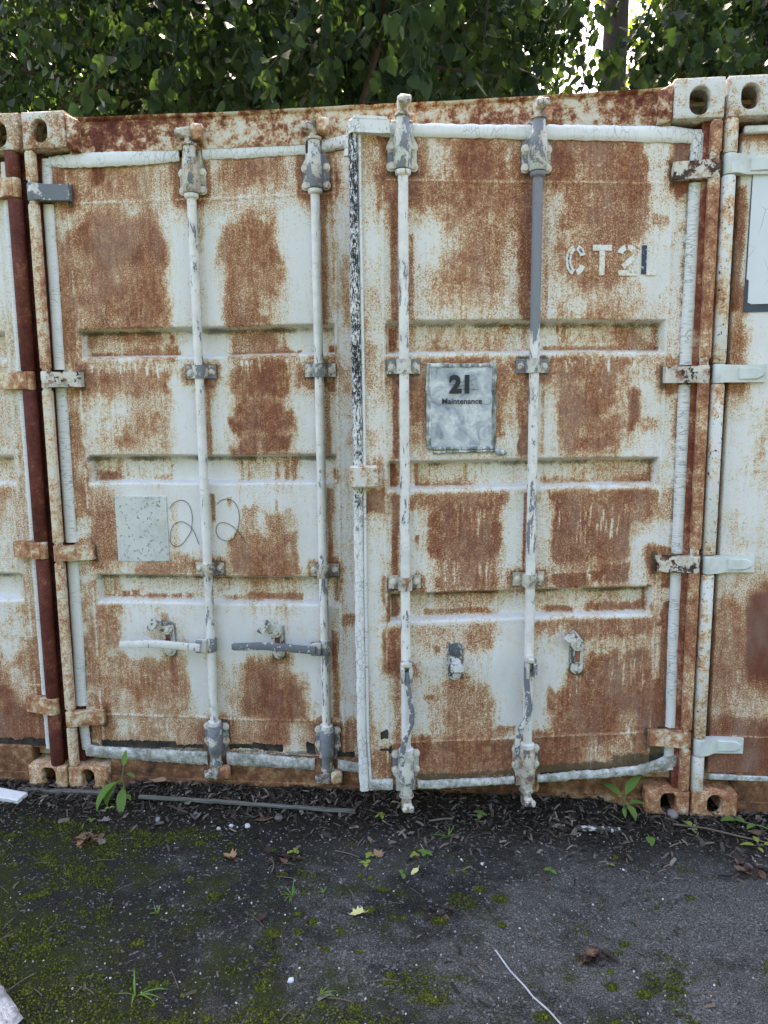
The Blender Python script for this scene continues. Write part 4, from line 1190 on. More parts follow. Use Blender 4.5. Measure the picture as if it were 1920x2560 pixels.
def main_container():
    root = empty('shipping_container', (0, 0, 0), 'rusty white shipping container with its right door ajar, middle of the row', 'shipping container', 'shipping containers standing side by side')
    frame_parts(root, ('casting', 'casting_clean', 'casting_low', 'casting_low', 'rail', 'sill'))
    # corner posts with their hinge bars
    for sd in (0, 1):
        b = MB()
        fx = (lambda x: x) if sd == 0 else (lambda x: W - x)
        def bx(xa, xb, *r):
            p, q = fx(xa), fx(xb)
            b.box(min(p, q), max(p, q), *r)
        for za, zb in ((0.094, 0.262), (0.332, 0.938), (1.012, 1.606), (1.680, 2.278), (2.352, 2.458)):
            bx(0.004, 0.040, -0.001, 0.030, za, zb, 0.007)
        link('corner_post', b.mesh('corner_post', M['post' if sd == 0 else 'post_brown']), root)
        b = MB()
        bx(0.006, 0.032 if sd == 0 else 0.060, 0.0305, 0.05, 0.094, 2.460, 0.004)
        bx(0.0025, 0.050, 0.051, 0.178, 0.094, 2.460, 0.004)
        link('corner_post', b.mesh('corner_post', M['primer' if sd == 0 else 'post_red']), root)
        for z, _ in HL:
            b = MB()
            b.lathe(fx(0.024), 0.013, [(0.0155, z - 0.045), (0.0155, z + 0.045)], 12)
            link('hinge_pin', b.mesh('hinge_pin', M['casting'], smooth=40), root)

    # ---------------- left door, shut
    L = Frame(root, False)
    ribs = [(0.146, 1.123, 1.717, 1.832), (0.147, 1.122, 1.242, 1.357), (0.151, 1.122, 0.770, 0.887)]
    me = door_mesh('door', 0.070, 1.192, 0.150, 2.425, 0.0040, ribs, [(0.134, 0.16, 2.41), (1.128, 0.16, 2.40)],
                   [(2.281, 0.14, 1.125), (0.303, 0.14, 1.12)], PATCHES['L'] + hardware_grime_shade((0.615, 1.065), ((0.437, 0.628), (0.876, 0.626)), 0.148, (2.315, 1.642, 0.975, 0.297), [('G', 0.07, 0.6, 0.150, 0.185, 0.8, 0.012), ('G', 0.6, 1.19, 0.150, 0.172, 0.7, 0.010), ('G', 0.07, 0.088, 0.15, 2.42, 0.5, 0.006)]), DRIPS['L'], 0.335, 11)
    dl = L.part('door', me)
    dl['label'] = 'rust-stained left door, shut, marked 22 in thin marker'
    for z, mt in HL:
        link('hinge', hinge_mesh('hinge', M[mt], 0.024, 1, z), dl)
    zz = [(0.150, 0.258), (0.338, 0.944), (1.012, 1.612), (1.680, 2.28), (2.35, 2.44)]
    lf = [(0.15, 0.040), (0.33, 0.024), (0.58, 0.029), (1.418, 0.031), (1.682, 0.034), (2.0, 0.036), (2.292, 0.036), (2.45, 0.045)]
    rt = [(0.15, 0.079), (0.33, 0.072), (0.58, 0.079), (1.418, 0.080), (1.682, 0.078), (2.0, 0.080), (2.292, 0.078), (2.45, 0.082)]
    for k, (a, c) in enumerate(zz):
        m = vstrip([(a, interp(lf, a))] + [(z, interp(lf, z)) for z in lin(a, c, 10)[1:]], [(a, interp(rt, a))] + [(z, interp(rt, z)) for z in lin(a, c, 10)[1:]], 24, 0.049, 0.009, 0.0008, k)
        link('gasket', m.mesh('gasket', M['gasket'], smooth=50), dl)
    sag_t = [(0.075, 2.446), (0.15, 2.452), (0.316, 2.452), (0.44, 2.455), (0.568, 2.458)]
    sag_b = [(0.075, 2.412), (0.15, 2.404), (0.33, 2.401), (0.45, 2.404), (0.568, 2.411)]
    link('gasket', hstrip(sag_t, sag_b, 40, 0.047, 0.006, 0.0022, 1, [(0.075, 0.0), (0.25, -0.012), (0.568, -0.004)]).mesh('gasket', M['gasket_top'], smooth=50), dl)
    link('gasket', hstrip([(0.655, 2.461), (0.8, 2.462), (0.965, 2.460), (1.03, 2.461)], [(0.655, 2.414), (0.8, 2.412), (1.03, 2.416)], 30, 0.045, 0.006, 0.0025, 2).mesh('gasket', M['gasket_top'], smooth=50), dl)
    link('gasket', hstrip([(1.09, 2.462), (1.171, 2.477), (1.20, 2.482)], [(1.09, 2.418), (1.171, 2.428), (1.20, 2.432)], 12, 0.040, 0.010, 0.0015, 3).mesh('gasket', M['gasket_mid'], smooth=50), dl)
    rb = MB()
    rb.box(0.17, 0.60, 0.052, 0.075, 2.436, 2.466, 0.003)
    rb.box(0.62, 1.20, 0.050, 0.075, 2.432, 2.472, 0.003)
    rb.box(1.030, 1.055, 0.036, 0.05, 2.418, 2.462, 0.003)
    link('gasket_core', rb.mesh('gasket_core', M['rubber']), dl)
    link('gasket', hstrip([(0.065, 0.175), (0.12, 0.170), (0.3, 0.166), (0.575, 0.163)], [(0.065, 0.128), (0.12, 0.122), (0.3, 0.116), (0.575, 0.109)], 60, 0.036, 0.006, 0.0022, 4).mesh('gasket', M['gasket_dirty'], smooth=50), dl)
    link('gasket', hstrip([(0.655, 0.164), (0.85, 0.158), (1.011, 0.151)], [(0.655, 0.112), (0.85, 0.109), (1.011, 0.105)], 40, 0.036, 0.006, 0.0022, 5).mesh('gasket', M['gasket_dirty'], smooth=50), dl)
    link('gasket', hstrip([(1.104, 0.152), (1.22, 0.136)], [(1.104, 0.107), (1.22, 0.101)], 12, 0.036, 0.006, 0.0022, 6).mesh('gasket', M['gasket_dirty'], smooth=50), dl)
    # painted-over data plate and scrawled numbers
    b = MB()
    b.prism([(0.246, 0.938), (0.4545, 0.940), (0.4535, 1.194), (0.2465, 1.196)], 0.0455, 0.050, 0.001)
    for x in (0.252, 0.448):
        for z in (0.945, 1.07, 1.189):
            b.prism(stadium(x, z, 0.007, 0.0072, 4), 0.0435, 0.046, 0.001)
    link('data_plate', b.mesh('data_plate', M['plate']), dl)
    def scrawl(pts):
        P = [(x, 0.0465, z) for x, z in pts]
        sm = []
        for i in range(len(P) - 1):
            p0, p1, p2, p3 = P[max(i - 1, 0)], P[i], P[i + 1], P[min(i + 2, len(P) - 1)]
            for t in (0, 0.2, 0.4, 0.6, 0.8):
                sm.append(tuple(0.5 * (2 * p1[k] + (p2[k] - p0[k]) * t + (2 * p0[k] - 5 * p1[k] + 4 * p2[k] - p3[k]) * t * t + (3 * p1[k] - p0[k] - 3 * p2[k] + p3[k]) * t ** 3) for k in range(3)))
        sm.append(P[-1])
        return MB().tube(sm, 0.00105, 5)
    link('handwritten_digit', scrawl(SCRAWL[0]).mesh('handwritten_digit', M['marker']), dl)
    link('handwritten_digit', scrawl(SCRAWL[1]).mesh('handwritten_digit', M['marker']), dl)
    cm = catch_mesh('handle_catch', M['catch'], -0.95)
    link('handle_catch', cm, dl, (0.437, 0.047, 0.628), (0, -0.06, 0))
    link('handle_catch', cm, dl, (0.876, 0.047, 0.626), (0, -0.06, 0))
    locking_bar(L, 0.615, 1, 'bracket_rust', 'bracket', 'bar', True, ('level', 0.0, 'bar'))
    locking_bar(L, 1.065, 2, 'bracket', 'bracket', 'bar', True, ('level', 0.002, 'bar_grey'))
    kb = MB()
    kb.box(-0.022, 0.022, -0.020, 0.020, -0.026, 0.026, 0.008)
    km = kb.mesh('cam_keeper', M['hinge_rust'], smooth=40)
    for x in (0.615, 1.065, 1.373, 1.823):
        link('cam_keeper', km, root, (x + 0.033, 0.014, 2.496), (0, 0, 0.35))
        link('cam_keeper', km, root, (x + 0.036, 0.016, 0.092), (0, 0, 0.35))

    # ---------------- right door, ajar
    R = Frame(root, True)
    m = lambda x: W - x
    ribs = [(1.315, 2.288, 1.705, 1.822), (1.316, 2.286, 1.240, 1.346), (1.317, 2.282, 0.764, 0.876)]
    me = door_mesh('door', 1.222, 2.372, 0.150, 2.425, 0.0040, ribs, [(1.307, 0.16, 2.41), (2.291, 0.16, 2.40)],
                   [(2.268, 1.32, 2.29), (0.312, 1.32, 2.29)], PATCHES['R'] + hardware_grime_shade((1.372, 1.818), ((1.5525, 0.615), (2.002, 0.622)), 2.285, (2.303, 1.630, 0.960, 0.297), [('G', 1.42, 1.78, 0.16, 0.190, 0.75, 0.010), ('G', 1.86, 2.20, 0.165, 0.205, 0.95, 0.014), ('G', 2.15, 2.37, 0.175, 0.235, 1.0, 0.018), ('G', 2.29, 2.37, 0.2, 0.27, 1.0, 0.02), ('G', 2.334, 2.352, 0.15, 2.42, 0.55, 0.006)]), DRIPS['R'], 0.345, 23, R.off)
    dr = R.part('door', me)
    dr['label'] = 'rust-stained right door standing slightly open, stencilled CT2L'
    for (z, _), mt in zip([(2.303, 0), (1.630, 0), (0.960, 0), (0.297, 0)], ('hinge', 'hinge', 'hinge', 'hinge_rust')):
        link('hinge', hinge_mesh('hinge', M[mt], 2.412, -1, z, off=R.off), dr)
    gl, gr = [(0.139, 1.203), (0.335, 1.196), (0.852, 1.195), (1.419, 1.196), (1.954, 1.196), (2.387, 1.197), (2.44, 1.199)], [(0.139, 1.238), (0.335, 1.228), (0.852, 1.226), (1.419, 1.229), (1.954, 1.227), (2.387, 1.226), (2.44, 1.228)]
    link('centre_gasket', vstrip(gl, gr, 160, 0.038, 0.010, 0.0018, 7).mesh('centre_gasket', M['gasket_black'], R.off, smooth=50), dr)
    link('gasket', vstrip([(z, x + 0.0005) for z, x in gr], [(z, x + 0.012) for z, x in gr], 60, 0.040, 0.005, 0.0006, 8).mesh('gasket', M['gasket'], R.off, smooth=50), dr)
    cap = MB()
    cap.prism([(1.197, 2.40), (1.205, 2.405), (1.300, 2.402), (1.332, 2.404), (1.332, 2.445), (1.205, 2.447), (1.197, 2.44)], 0.020, 0.045, 0.004)
    cap.prism([(1.209, 2.4475), (1.325, 2.4455), (1.322, 2.455), (1.216, 2.458)], 0.022, 0.040, 0.002)
    cap.prism([(1.181, 2.335), (1.1955, 2.335), (1.1955, 2.43), (1.192, 2.432)], 0.030, 0.045, 0.002)
    link('gasket_corner', cap.mesh('gasket_corner', M['gasket_mid'], R.off), dr)
    link('gasket', hstrip([(1.30, 2.443), (1.6, 2.443), (1.876, 2.446), (2.15, 2.447), (2.30, 2.446), (2.39, 2.436)], [(1.30, 2.402), (1.6, 2.401), (1.877, 2.400), (2.15, 2.398), (2.30, 2.396), (2.38, 2.392)], 60, 0.044, 0.007, 0.002, 9).mesh('gasket', M['gasket_top'], R.off, smooth=50), dr)
    gl = [(0.17, 2.353), (0.25, 2.352), (0.335, 2.352), (0.614, 2.345), (1.17, 2.344), (1.737, 2.342), (2.197, 2.347), (2.42, 2.346)]
    gr = [(0.17, 2.394), (0.25, 2.393), (0.335, 2.393), (0.614, 2.385), (1.17, 2.386), (1.737, 2.387), (2.197, 2.388), (2.42, 2.396)]
    for k, (a, c) in enumerate(((0.165, 0.262), (0.332, 0.925), (0.995, 1.596), (1.664, 2.268), (2.338, 2.425))):
        zs = lin(a, c, 12)
        link('gasket', vstrip([(z, interp(gl, z)) for z in zs], [(z, interp(gr, z)) for z in zs], 24, 0.046, 0.014, 0.001, 20 + k).mesh('gasket', M['gasket' if k < 4 else 'gasket_mid'], R.off, smooth=50), dr)
    link('gasket', hstrip([(1.236, 0.180), (1.323, 0.176)], [(1.236, 0.139), (1.323, 0.136)], 10, 0.038, 0.006, 0.002, 12).mesh('gasket', M['gasket_dirty'], R.off, smooth=50), dr)
    link('gasket', hstrip([(1.415, 0.167), (1.5, 0.164), (1.6, 0.166), (1.7, 0.163), (1.775, 0.165)], [(1.415, 0.136), (1.5, 0.131), (1.6, 0.134), (1.775, 0.137)], 40, 0.036, 0.006, 0.0022, 13).mesh('gasket', M['gasket_dirty'], R.off, smooth=50), dr)
    link('gasket', hstrip([(1.862, 0.165), (1.95, 0.172), (2.0, 0.176), (2.106, 0.177), (2.25, 0.186), (2.33, 0.210), (2.392, 0.236)], [(1.862, 0.138), (1.95, 0.138), (2.0, 0.143), (2.106, 0.142), (2.25, 0.150), (2.33, 0.162), (2.392, 0.170)], 60, 0.036, 0.006, 0.0022, 14).mesh('gasket', M['gasket_dirty'], R.off, smooth=50), dr)
    b = MB()
    b.box(1.184, 1.279, -0.010, 0.048, 1.258, 1.332, 0.005)
    link('lock_block', b.mesh('lock_block', M['casting'], R.off), dr)
    # stencilled letters, worn to ghosts
    def rib2(pts, w):
        out_l, out_r = [], []
        for i, p in enumerate(pts):
            a, c = pts[max(i - 1, 0)], pts[min(i + 1, len(pts) - 1)]
            dx, dz = c[0] - a[0], c[1] - a[1]
            q = math.hypot(dx, dz)
            out_l.append((p[0] - dz / q * w / 2, p[1] + dx / q * w / 2))
            out_r.append((p[0] + dz / q * w / 2, p[1] - dx / q * w / 2))
        bb = MB()
        n = len(pts)
        vs = [(x, 0.0462, z) for x, z in out_l + out_r] + [(x, 0.0505, z) for x, z in out_l + out_r]
        fs = []
        for k in range(n - 1):
            fs.append((k, n + k, n + k + 1, k + 1))
            fs.append((2 * n + k, 2 * n + k + 1, 3 * n + k + 1, 3 * n + k))
            fs.append((k, k + 1, 2 * n + k + 1, 2 * n + k))
            fs.append((n + k, 3 * n + k, 3 * n + k + 1, n + k + 1))
        fs += [(0, 2 * n, 3 * n, n), (n - 1, 2 * n - 1, 4 * n - 1, 3 * n - 1)]
        return bb.add(vs, fs)
    def arc(cx, cz, rx, rz, a0, a1, n=10):
        return [(cx + rx * math.cos(math.radians(a0 + (a1 - a0) * k / n)), cz + rz * math.sin(math.radians(a0 + (a1 - a0) * k / n))) for k in range(n + 1)]
    def letter(segs, mat):
        b = MB()
        for pts, w in segs:
            r = rib2(pts, w)
            b.add(r.v, r.f)
        link('stencil_letter', b.mesh('stencil_letter', M[mat], R.off), dr)
    zc = 2.016
    letter([(arc(1.962, zc, 0.0255, 0.041, 105, 255, 14), 0.0185), (arc(1.962, zc, 0.0255, 0.041, 80, 22, 6), 0.0185), (arc(1.962, zc, 0.0255, 0.041, 280, 335, 6), 0.0185)], 'letter')
    letter([([(2.021, zc + 0.041), (2.086, zc + 0.041)], 0.0190), ([(2.0535, zc + 0.033), (2.0535, zc - 0.049)], 0.0190)], 'letter')
    letter([(arc(2.140, zc + 0.020, 0.0245, 0.0225, 170, 105, 6), 0.0185), (arc(2.140, zc + 0.020, 0.0245, 0.0225, 85, -30, 10) + [(2.127, zc - 0.022)], 0.0185), ([(2.110, zc - 0.041), (2.174, zc - 0.041)], 0.0185)], 'letter')
    letter([([(2.2005, zc + 0.050), (2.2005, zc - 0.045)], 0.0165)], 'letter_blue')
    letter([([(2.209, zc - 0.041), (2.243, zc - 0.041)], 0.0165)], 'letter')
    letter([(arc(1.9615, zc, 0.0250, 0.040, 150, 235, 8), 0.0060), (arc(1.962, zc, 0.0255, 0.041, 66, 34, 5), 0.009)], 'letter_blue')
    link('handle_catch', catch_mesh('handle_catch', M['chrome'], 3.14), dr, R.loc(1.5525, 0.047, 0.615))
    link('handle_catch', catch_mesh('handle_catch', M['catch'], -0.7), dr, R.loc(2.002, 0.047, 0.622))
    locking_bar(R, 1.372, 3, 'bracket', 'bracket', 'bar', False, ('hang', [(0, 0.605, 0.004), (0.002, 0.56, 0.0), (0.010, 0.50, -0.006), (0.017, 0.455, -0.008), (0.014, 0.42, -0.008), (-0.003, 0.378, -0.008), (-0.016, 0.335, -0.010), (-0.020, 0.29, -0.012), (-0.020, 0.262, -0.012)], 'bar_grey'))
    locking_bar(R, 1.818, 4, 'bracket', 'bracket_rust', 'bar', False, ('hang', [(-0.018, 0.605, 0.004), (-0.018, 0.56, 0.0), (-0.013, 0.50, -0.004), (-0.007, 0.455, -0.008), (-0.016, 0.42, -0.008), (-0.037, 0.385, -0.008), (-0.049, 0.34, -0.010), (-0.050, 0.30, -0.012), (-0.049, 0.278, -0.012)], 'bar_grey'))
    return root, R

MAIN, RF = main_container()

# ---------------- the taped-up paper sign on the right door
def text_mesh(body, size, mat, embolden=0.0, track=1.0):
    cu = bpy.data.curves.new('txt', 'FONT')
    cu.body = body
    cu.size = size
    cu.offset = embolden
    cu.extrude = 0.0002
    cu.space_character = track
    cu.align_x = 'CENTER'
    ob = bpy.data.objects.new('txt', cu)
    COL.objects.link(ob)
    bpy.context.view_layer.update()
    dg = bpy.context.evaluated_depsgraph_get()
    me = bpy.data.meshes.new_from_object(ob.evaluated_get(dg))
    bpy.data.objects.remove(ob)
    bpy.data.curves.remove(cu)
    me.materials.clear()
    me.materials.append(mat)
    return me
def paper_sign():
    q = NM('water_stained_paper')
    n = q.noise(16, 6, 0.62, dist=1.2)
    v = q.noise(1.0, 4, 0.6, q.map((28, 28, 28), loc=(3, 2, 1)), 2.5)
    c = q.ramp(n, [(0.34, (0.20, 0.225, 0.265)), (0.45, (0.33, 0.37, 0.42)), (0.54, (0.43, 0.46, 0.49)), (0.64, (0.58, 0.61, 0.63))])
    c = q.mix(q.smooth(v, 0.56, 0.72), c, (0.40, 0.37, 0.30))
    cr = q.smooth(q.math('ABSOLUTE', q.off(q.noise(24, 4, 0.6, dist=2.0), 1.0)), 0.010, 0.0)
    c = q.mix(q.math('MULTIPLY', cr, q.math('MULTIPLY', q.smooth(q.noise(6, 2), 0.52, 0.62), 0.75)), c, (0.10, 0.11, 0.09))
    q.bump(n, 0.25, 0.006)
    paper = q.done(c, 0.5, 0.25)
    q = NM('dirty_clear_tape')
    n = q.noise(30, 5, 0.6)
    e = q.noise(1.0, 4, 0.6, q.map((90, 90, 14)))
    c = q.ramp(q.add(q.math('MULTIPLY', n, 0.5), q.math('MULTIPLY', e, 0.5)), [(0.40, (0.07, 0.08, 0.08)), (0.50, (0.24, 0.265, 0.265)), (0.60, (0.58, 0.61, 0.63))])
    q.bump(e, 0.5, 0.004)
    tape = q.done(c, 0.25, 0.5)
    root = empty('paper_sign', RF_POINT(1.57, 0.046, 1.52), 'weathered paper sign reading 21 Maintenance taped to the ajar right door', 'sign')
    root.rotation_euler = (0, 0, TH)
    ox, oz = 1.57, 1.52
    nx, nz = 24, 30
    xs, zs = np.linspace(1.462, 1.681, nx), np.linspace(1.388, 1.664, nz)
    X, Z = np.meshgrid(xs, zs, indexing='ij')
    Y = -0.0010 - 0.0030 * fbm(X * 20, Z * 20, 5)
    for lift in (0.0,):
        idx = np.arange(X.size).reshape(X.shape)
        F = np.stack([idx[:-1, :-1], idx[1:, :-1], idx[1:, 1:], idx[:-1, 1:]], -1).reshape(-1, 4)
        link('sheet', grid_mesh('sheet', np.stack([X.ravel() - ox, Y.ravel(), Z.ravel() - oz], 1), F, paper), root)
    def band(pts, w, seed):
        b = MB()
        st = []
        for i, p in enumerate(pts):
            a, c = pts[max(i - 1, 0)], pts[min(i + 1, len(pts) - 1)]
            dx, dz = c[0] - a[0], c[1] - a[1]
            L = math.hypot(dx, dz)
            st.append((p[0] - dz / L * w / 2 - ox, p[1] + dx / L * w / 2 - oz, p[0] + dz / L * w / 2 - ox, p[1] - dx / L * w / 2 - oz))
        b.strip(st, -0.0030, 0.0028, 0.0028, 6, 0.0012, seed)
        link('tape', b.mesh('tape', tape, smooth=60), root)
    def line(a, c, n=14):
        return [(a[0] + (c[0] - a[0]) * k / n + 0.0012 * math.sin(k * 1.7), a[1] + (c[1] - a[1]) * k / n + 0.0012 * math.cos(k * 2.1)) for k in range(n + 1)]
    band(line((1.458, 1.385), (1.457, 1.668)), 0.017, 1)
    band(line((1.686, 1.380), (1.685, 1.668)), 0.016, 2)
    band(line((1.452, 1.668), (1.690, 1.667)), 0.015, 3)
    band(line((1.455, 1.386), (1.690, 1.384)), 0.012, 4)
    band(line((1.475, 1.372), (1.692, 1.374)), 0.009, 5)
    ink = mat_flat('faded_black_ink', (0.018, 0.022, 0.034), 0.25, 60, 0.5, 0.4, 0.0)
    t = text_mesh('21', 0.080, ink, 0.0042, 1.0)
    o = link('printed_number', t, root, (1.570 - ox, -0.0056, 1.5765 - oz), (math.pi / 2, 0, 0))
    t = text_mesh('Maintenance', 0.0272, ink, 0.00042, 1.02)
    o = link('printed_word', t, root, (1.573 - ox, -0.0056, 1.5375 - oz), (math.pi / 2, 0, 0))
    b = MB()
    for a, c in (((1.528, 1.600), (1.625, 1.622)), ((1.538, 1.594), (1.612, 1.602)), ((1.56, 1.588), (1.632, 1.586))):
        b.tube([(x - ox, -0.0060, z - oz) for x, z in line(a, c, 6)], 0.0008, 4)
    link('pen_scratch', b.mesh('pen_scratch', ink), root)
    fl = MB()
    fl.strip([(1.690 - ox, 1.380 - oz, 1.690 - ox, 1.366 - oz), (1.705 - ox, 1.382 - oz, 1.700 - ox, 1.358 - oz, -0.004), (1.722 - ox, 1.376 - oz, 1.714 - ox, 1.356 - oz, -0.002), (1.735 - ox, 1.366 - oz, 1.730 - ox, 1.360 - oz)], -0.002, 0.004, 0.002, 6, 0.001, 8)
    link('tape', fl.mesh('tape', tape, smooth=60), root)
def RF_POINT(x, y, z):
    c, s = math.cos(TH), math.sin(TH)
    rx, ry = x - XH, y - YH
    return (XH + c * rx - s * ry, YH + s * rx + c * ry, z)
paper_sign()

# ---------------- neighbours
def neighbour(X0, side):
    if side == 'left':
        root = empty('shipping_container', (X0, 0.0, 0), 'shipping container at the left edge with a dark red hinge post', 'shipping container', 'shipping containers standing side by side')
        frame_parts(root, ('casting', 'casting', 'casting_low', 'casting_low', 'rail', 'sill'))
    else:
        root = empty('shipping_container', (X0, 0.0, 0), 'shipping container at the right edge with a white hinge post and pale decal', 'shipping container', 'shipping containers standing side by side')
        frame_parts(root, ('casting_clean', 'casting_clean', 'casting_low', 'casting_low', 'rail', 'sill'))
    hz = [2.335, 1.640, 0.985, 0.345] if side == 'left' else [2.318, 1.632, 0.958, 0.268]
    for sd in (0, 1):
        fx = (lambda x: x) if sd == 0 else (lambda x: W - x)
        b = MB()
        xc, r = (fx(0.046), 0.027) if side == 'left' else (fx(0.020), 0.0225)
        z0 = 0.092
        for z in sorted(hz) + [2.50]:
            z1 = min(z - 0.036, 2.46)
            if z1 > z0:
                b.lathe(xc, 0.026 if side == 'left' else 0.022, [(r * 0.9, z0), (r, z0 + 0.004), (r, z1 - 0.004), (r * 0.9, z1)], 20)
            z0 = z + 0.036
        link('corner_post', b.mesh('corner_post', M['primer' if side == 'left' else 'post_white'], smooth=40), root)
        b = MB()
        p, q = fx(0.002), fx(0.055)
        b.box(min(p, q), max(p, q), 0.058, 0.178, 0.092, 2.46, 0.004)
        link('corner_post', b.mesh('corner_post', M['primer' if side == 'left' else 'casting_low']), root)
    if side == 'left':
        base = lambda X, Z: 0.42 + 0.34 * sstep((1.05 - Z) / 0.8) + 0.5 * (fbm(X * 5, Z * 2.5, 3) - 0.5)
        pat = [('R', 2.0, 2.36, 0.15, 0.42, 0.95, 0.05), ('C', 2.16, 2.25, 0.55, 0.85, 0.8, 0.04), ('C', 2.2, 2.27, 0.36, 0.48, 0.8, 0.04), ('C', 2.2, 2.36, 1.95, 2.30, 0.6, 0.1), ('B', 2.0, 2.36, 0.15, 0.185, 1, 0.012)]
    else:
        base = lambda X, Z: 0.34 + 0.26 * sstep((1.0 - Z) / 0.3) + 0.45 * (fbm(X * 7, Z * 2, 8) - 0.5)
        pat = [('C', 0.06, 0.6, 1.55, 2.42, 0.85, 0.06), ('R', 0.065, 0.085, 1.85, 2.25, 0.95, 0.01), ('R', 0.07, 0.11, 1.55, 1.9, 0.75, 0.02), ('C', 0.06, 0.14, 1.15, 1.5, 0.6, 0.03),
               ('R', 0.16, 0.55, 0.52, 0.86, 1.25, 0.02), ('C', 0.145, 0.175, 0.46, 0.88, 0.5, 0.012), ('C', 0.14, 0.4, 0.37, 0.44, 0.75, 0.012), ('R', 0.06, 0.6, 0.15, 0.36, 0.98, 0.03), ('G', 0.10, 0.6, 0.28, 0.335, 0.7, 0.02), ('G', 0.17, 0.23, 0.15, 0.33, 0.5, 0.02)]
    dr = [('C', 0.15, 0.5, 0.55, 0.62, 0.03, 0.12, 12, 0.005)] if side == 'right' else []
    ribL = [(0.146, 1.123, 1.717, 1.832), (0.147, 1.122, 1.242, 1.357), (0.151, 1.122, 0.770, 0.887)] if side == 'left' else []
    F0 = Frame(root, False)
    for sd in (0, 1):
        if sd == 0:
            a, c = 0.066, 1.214
            rb = ribL
        else:
            a, c = W - 1.214, W - 0.066
            rb = [(W - q, W - p, z0, z1) for p, q, z0, z1 in ribL]
        vis = (side == 'left') == (sd == 1)
        wv = [(0.134, 0.16, 2.41), (W - 0.134, 0.16, 2.41)] if side == 'left' else []
        me = door_mesh('door', a, c, 0.15, 2.43, 0.006 if vis else 0.02, rb, wv, [(2.28, a, c), (0.42 if side == 'left' else 0.30, a, c)], pat, dr, base, 31 + sd, grime=side == 'left')
        d = F0.part('door', me)
        for z in hz:
            xp = 0.040 if side == 'left' else 0.020
            if side == 'left':
                link('hinge', hinge_mesh('hinge', M['hinge_rust'], xp if sd == 0 else W - xp, 1 if sd == 0 else -1, z, 0.125, 0.068, 0.020), d)
            else:
                link('hinge', hinge_mesh('hinge', M['hinge_white'], xp if sd == 0 else W - xp, 1 if sd == 0 else -1, z, 0.165, 0.066, 0.018, True), d)
        if side == 'left':
            zs = sorted(hz)
            prev = 0.15
            for z in zs + [2.47]:
                if z - 0.036 > prev:
                    e0, e1 = (0.072, 0.108) if sd == 0 else (W - 0.108, W - 0.072)
                    link('gasket', vstrip([(prev, e0), (z - 0.036, e0)], [(prev, e1), (z - 0.036, e1)], 30, 0.050, 0.012, 0.0012, int(z * 100)).mesh('gasket', M['gasket'], smooth=50), d)
                prev = z + 0.036
        else:
            rb2 = MB()
            rb2.box(a, c, 0.030, 0.05, 2.418, 2.442, 0.004)
            link('gasket', rb2.mesh('gasket', M['gasket_top']), d)
            rb2 = MB()
            rb2.box(a, c, 0.036, 0.05, 0.128, 0.150, 0.004)
            link('gasket', rb2.mesh('gasket', M['gasket_dirty']), d)
            if sd == 0:
                q = NM('pale_decal_film')
                e = q.vor(9, 'DISTANCE_TO_EDGE')
                cr = q.math('MULTIPLY', q.smooth(e, 0.012, 0.0), q.smooth(q.noise(5, 2), 0.5, 0.62))
                cc = q.mix(q.noise(12, 4, 0.6), (0.56, 0.60, 0.66), (0.66, 0.69, 0.72))
                cc = q.mix(q.math('MULTIPLY', cr, 0.7), cc, (0.10, 0.11, 0.13))
                dm = q.done(cc, 0.4, 0.4)
                dk = mat_flat('dark_blue_grey_decal', (0.055, 0.075, 0.10), 0.3, 30)
                rm = [MB().prism([(0.100, 1.84), (0.62, 1.845), (0.62, 2.30), (0.104, 2.30)], 0.0465, 0.050)]
                link('decal', rm[0].mesh('decal', dk), d)
                sh = MB().prism([(0.112, 1.872), (0.125, 1.866), (0.60, 1.87), (0.60, 2.296), (0.106, 2.296), (0.104, 1.95), (0.112, 1.945)], 0.0435, 0.0463, 0.001)
                link('decal', sh.mesh('decal', dm), d)
    rrn = 40 if side == 'left' else 50
    for x in (0.615, 1.065, W - 1.065, W - 0.615):
        locking_bar(F0, x, rrn, 'bracket', 'bracket', 'bar', True, None)
    return root
neighbour(-(W + 0.008), 'left')
neighbour(W + 0.008, 'right')
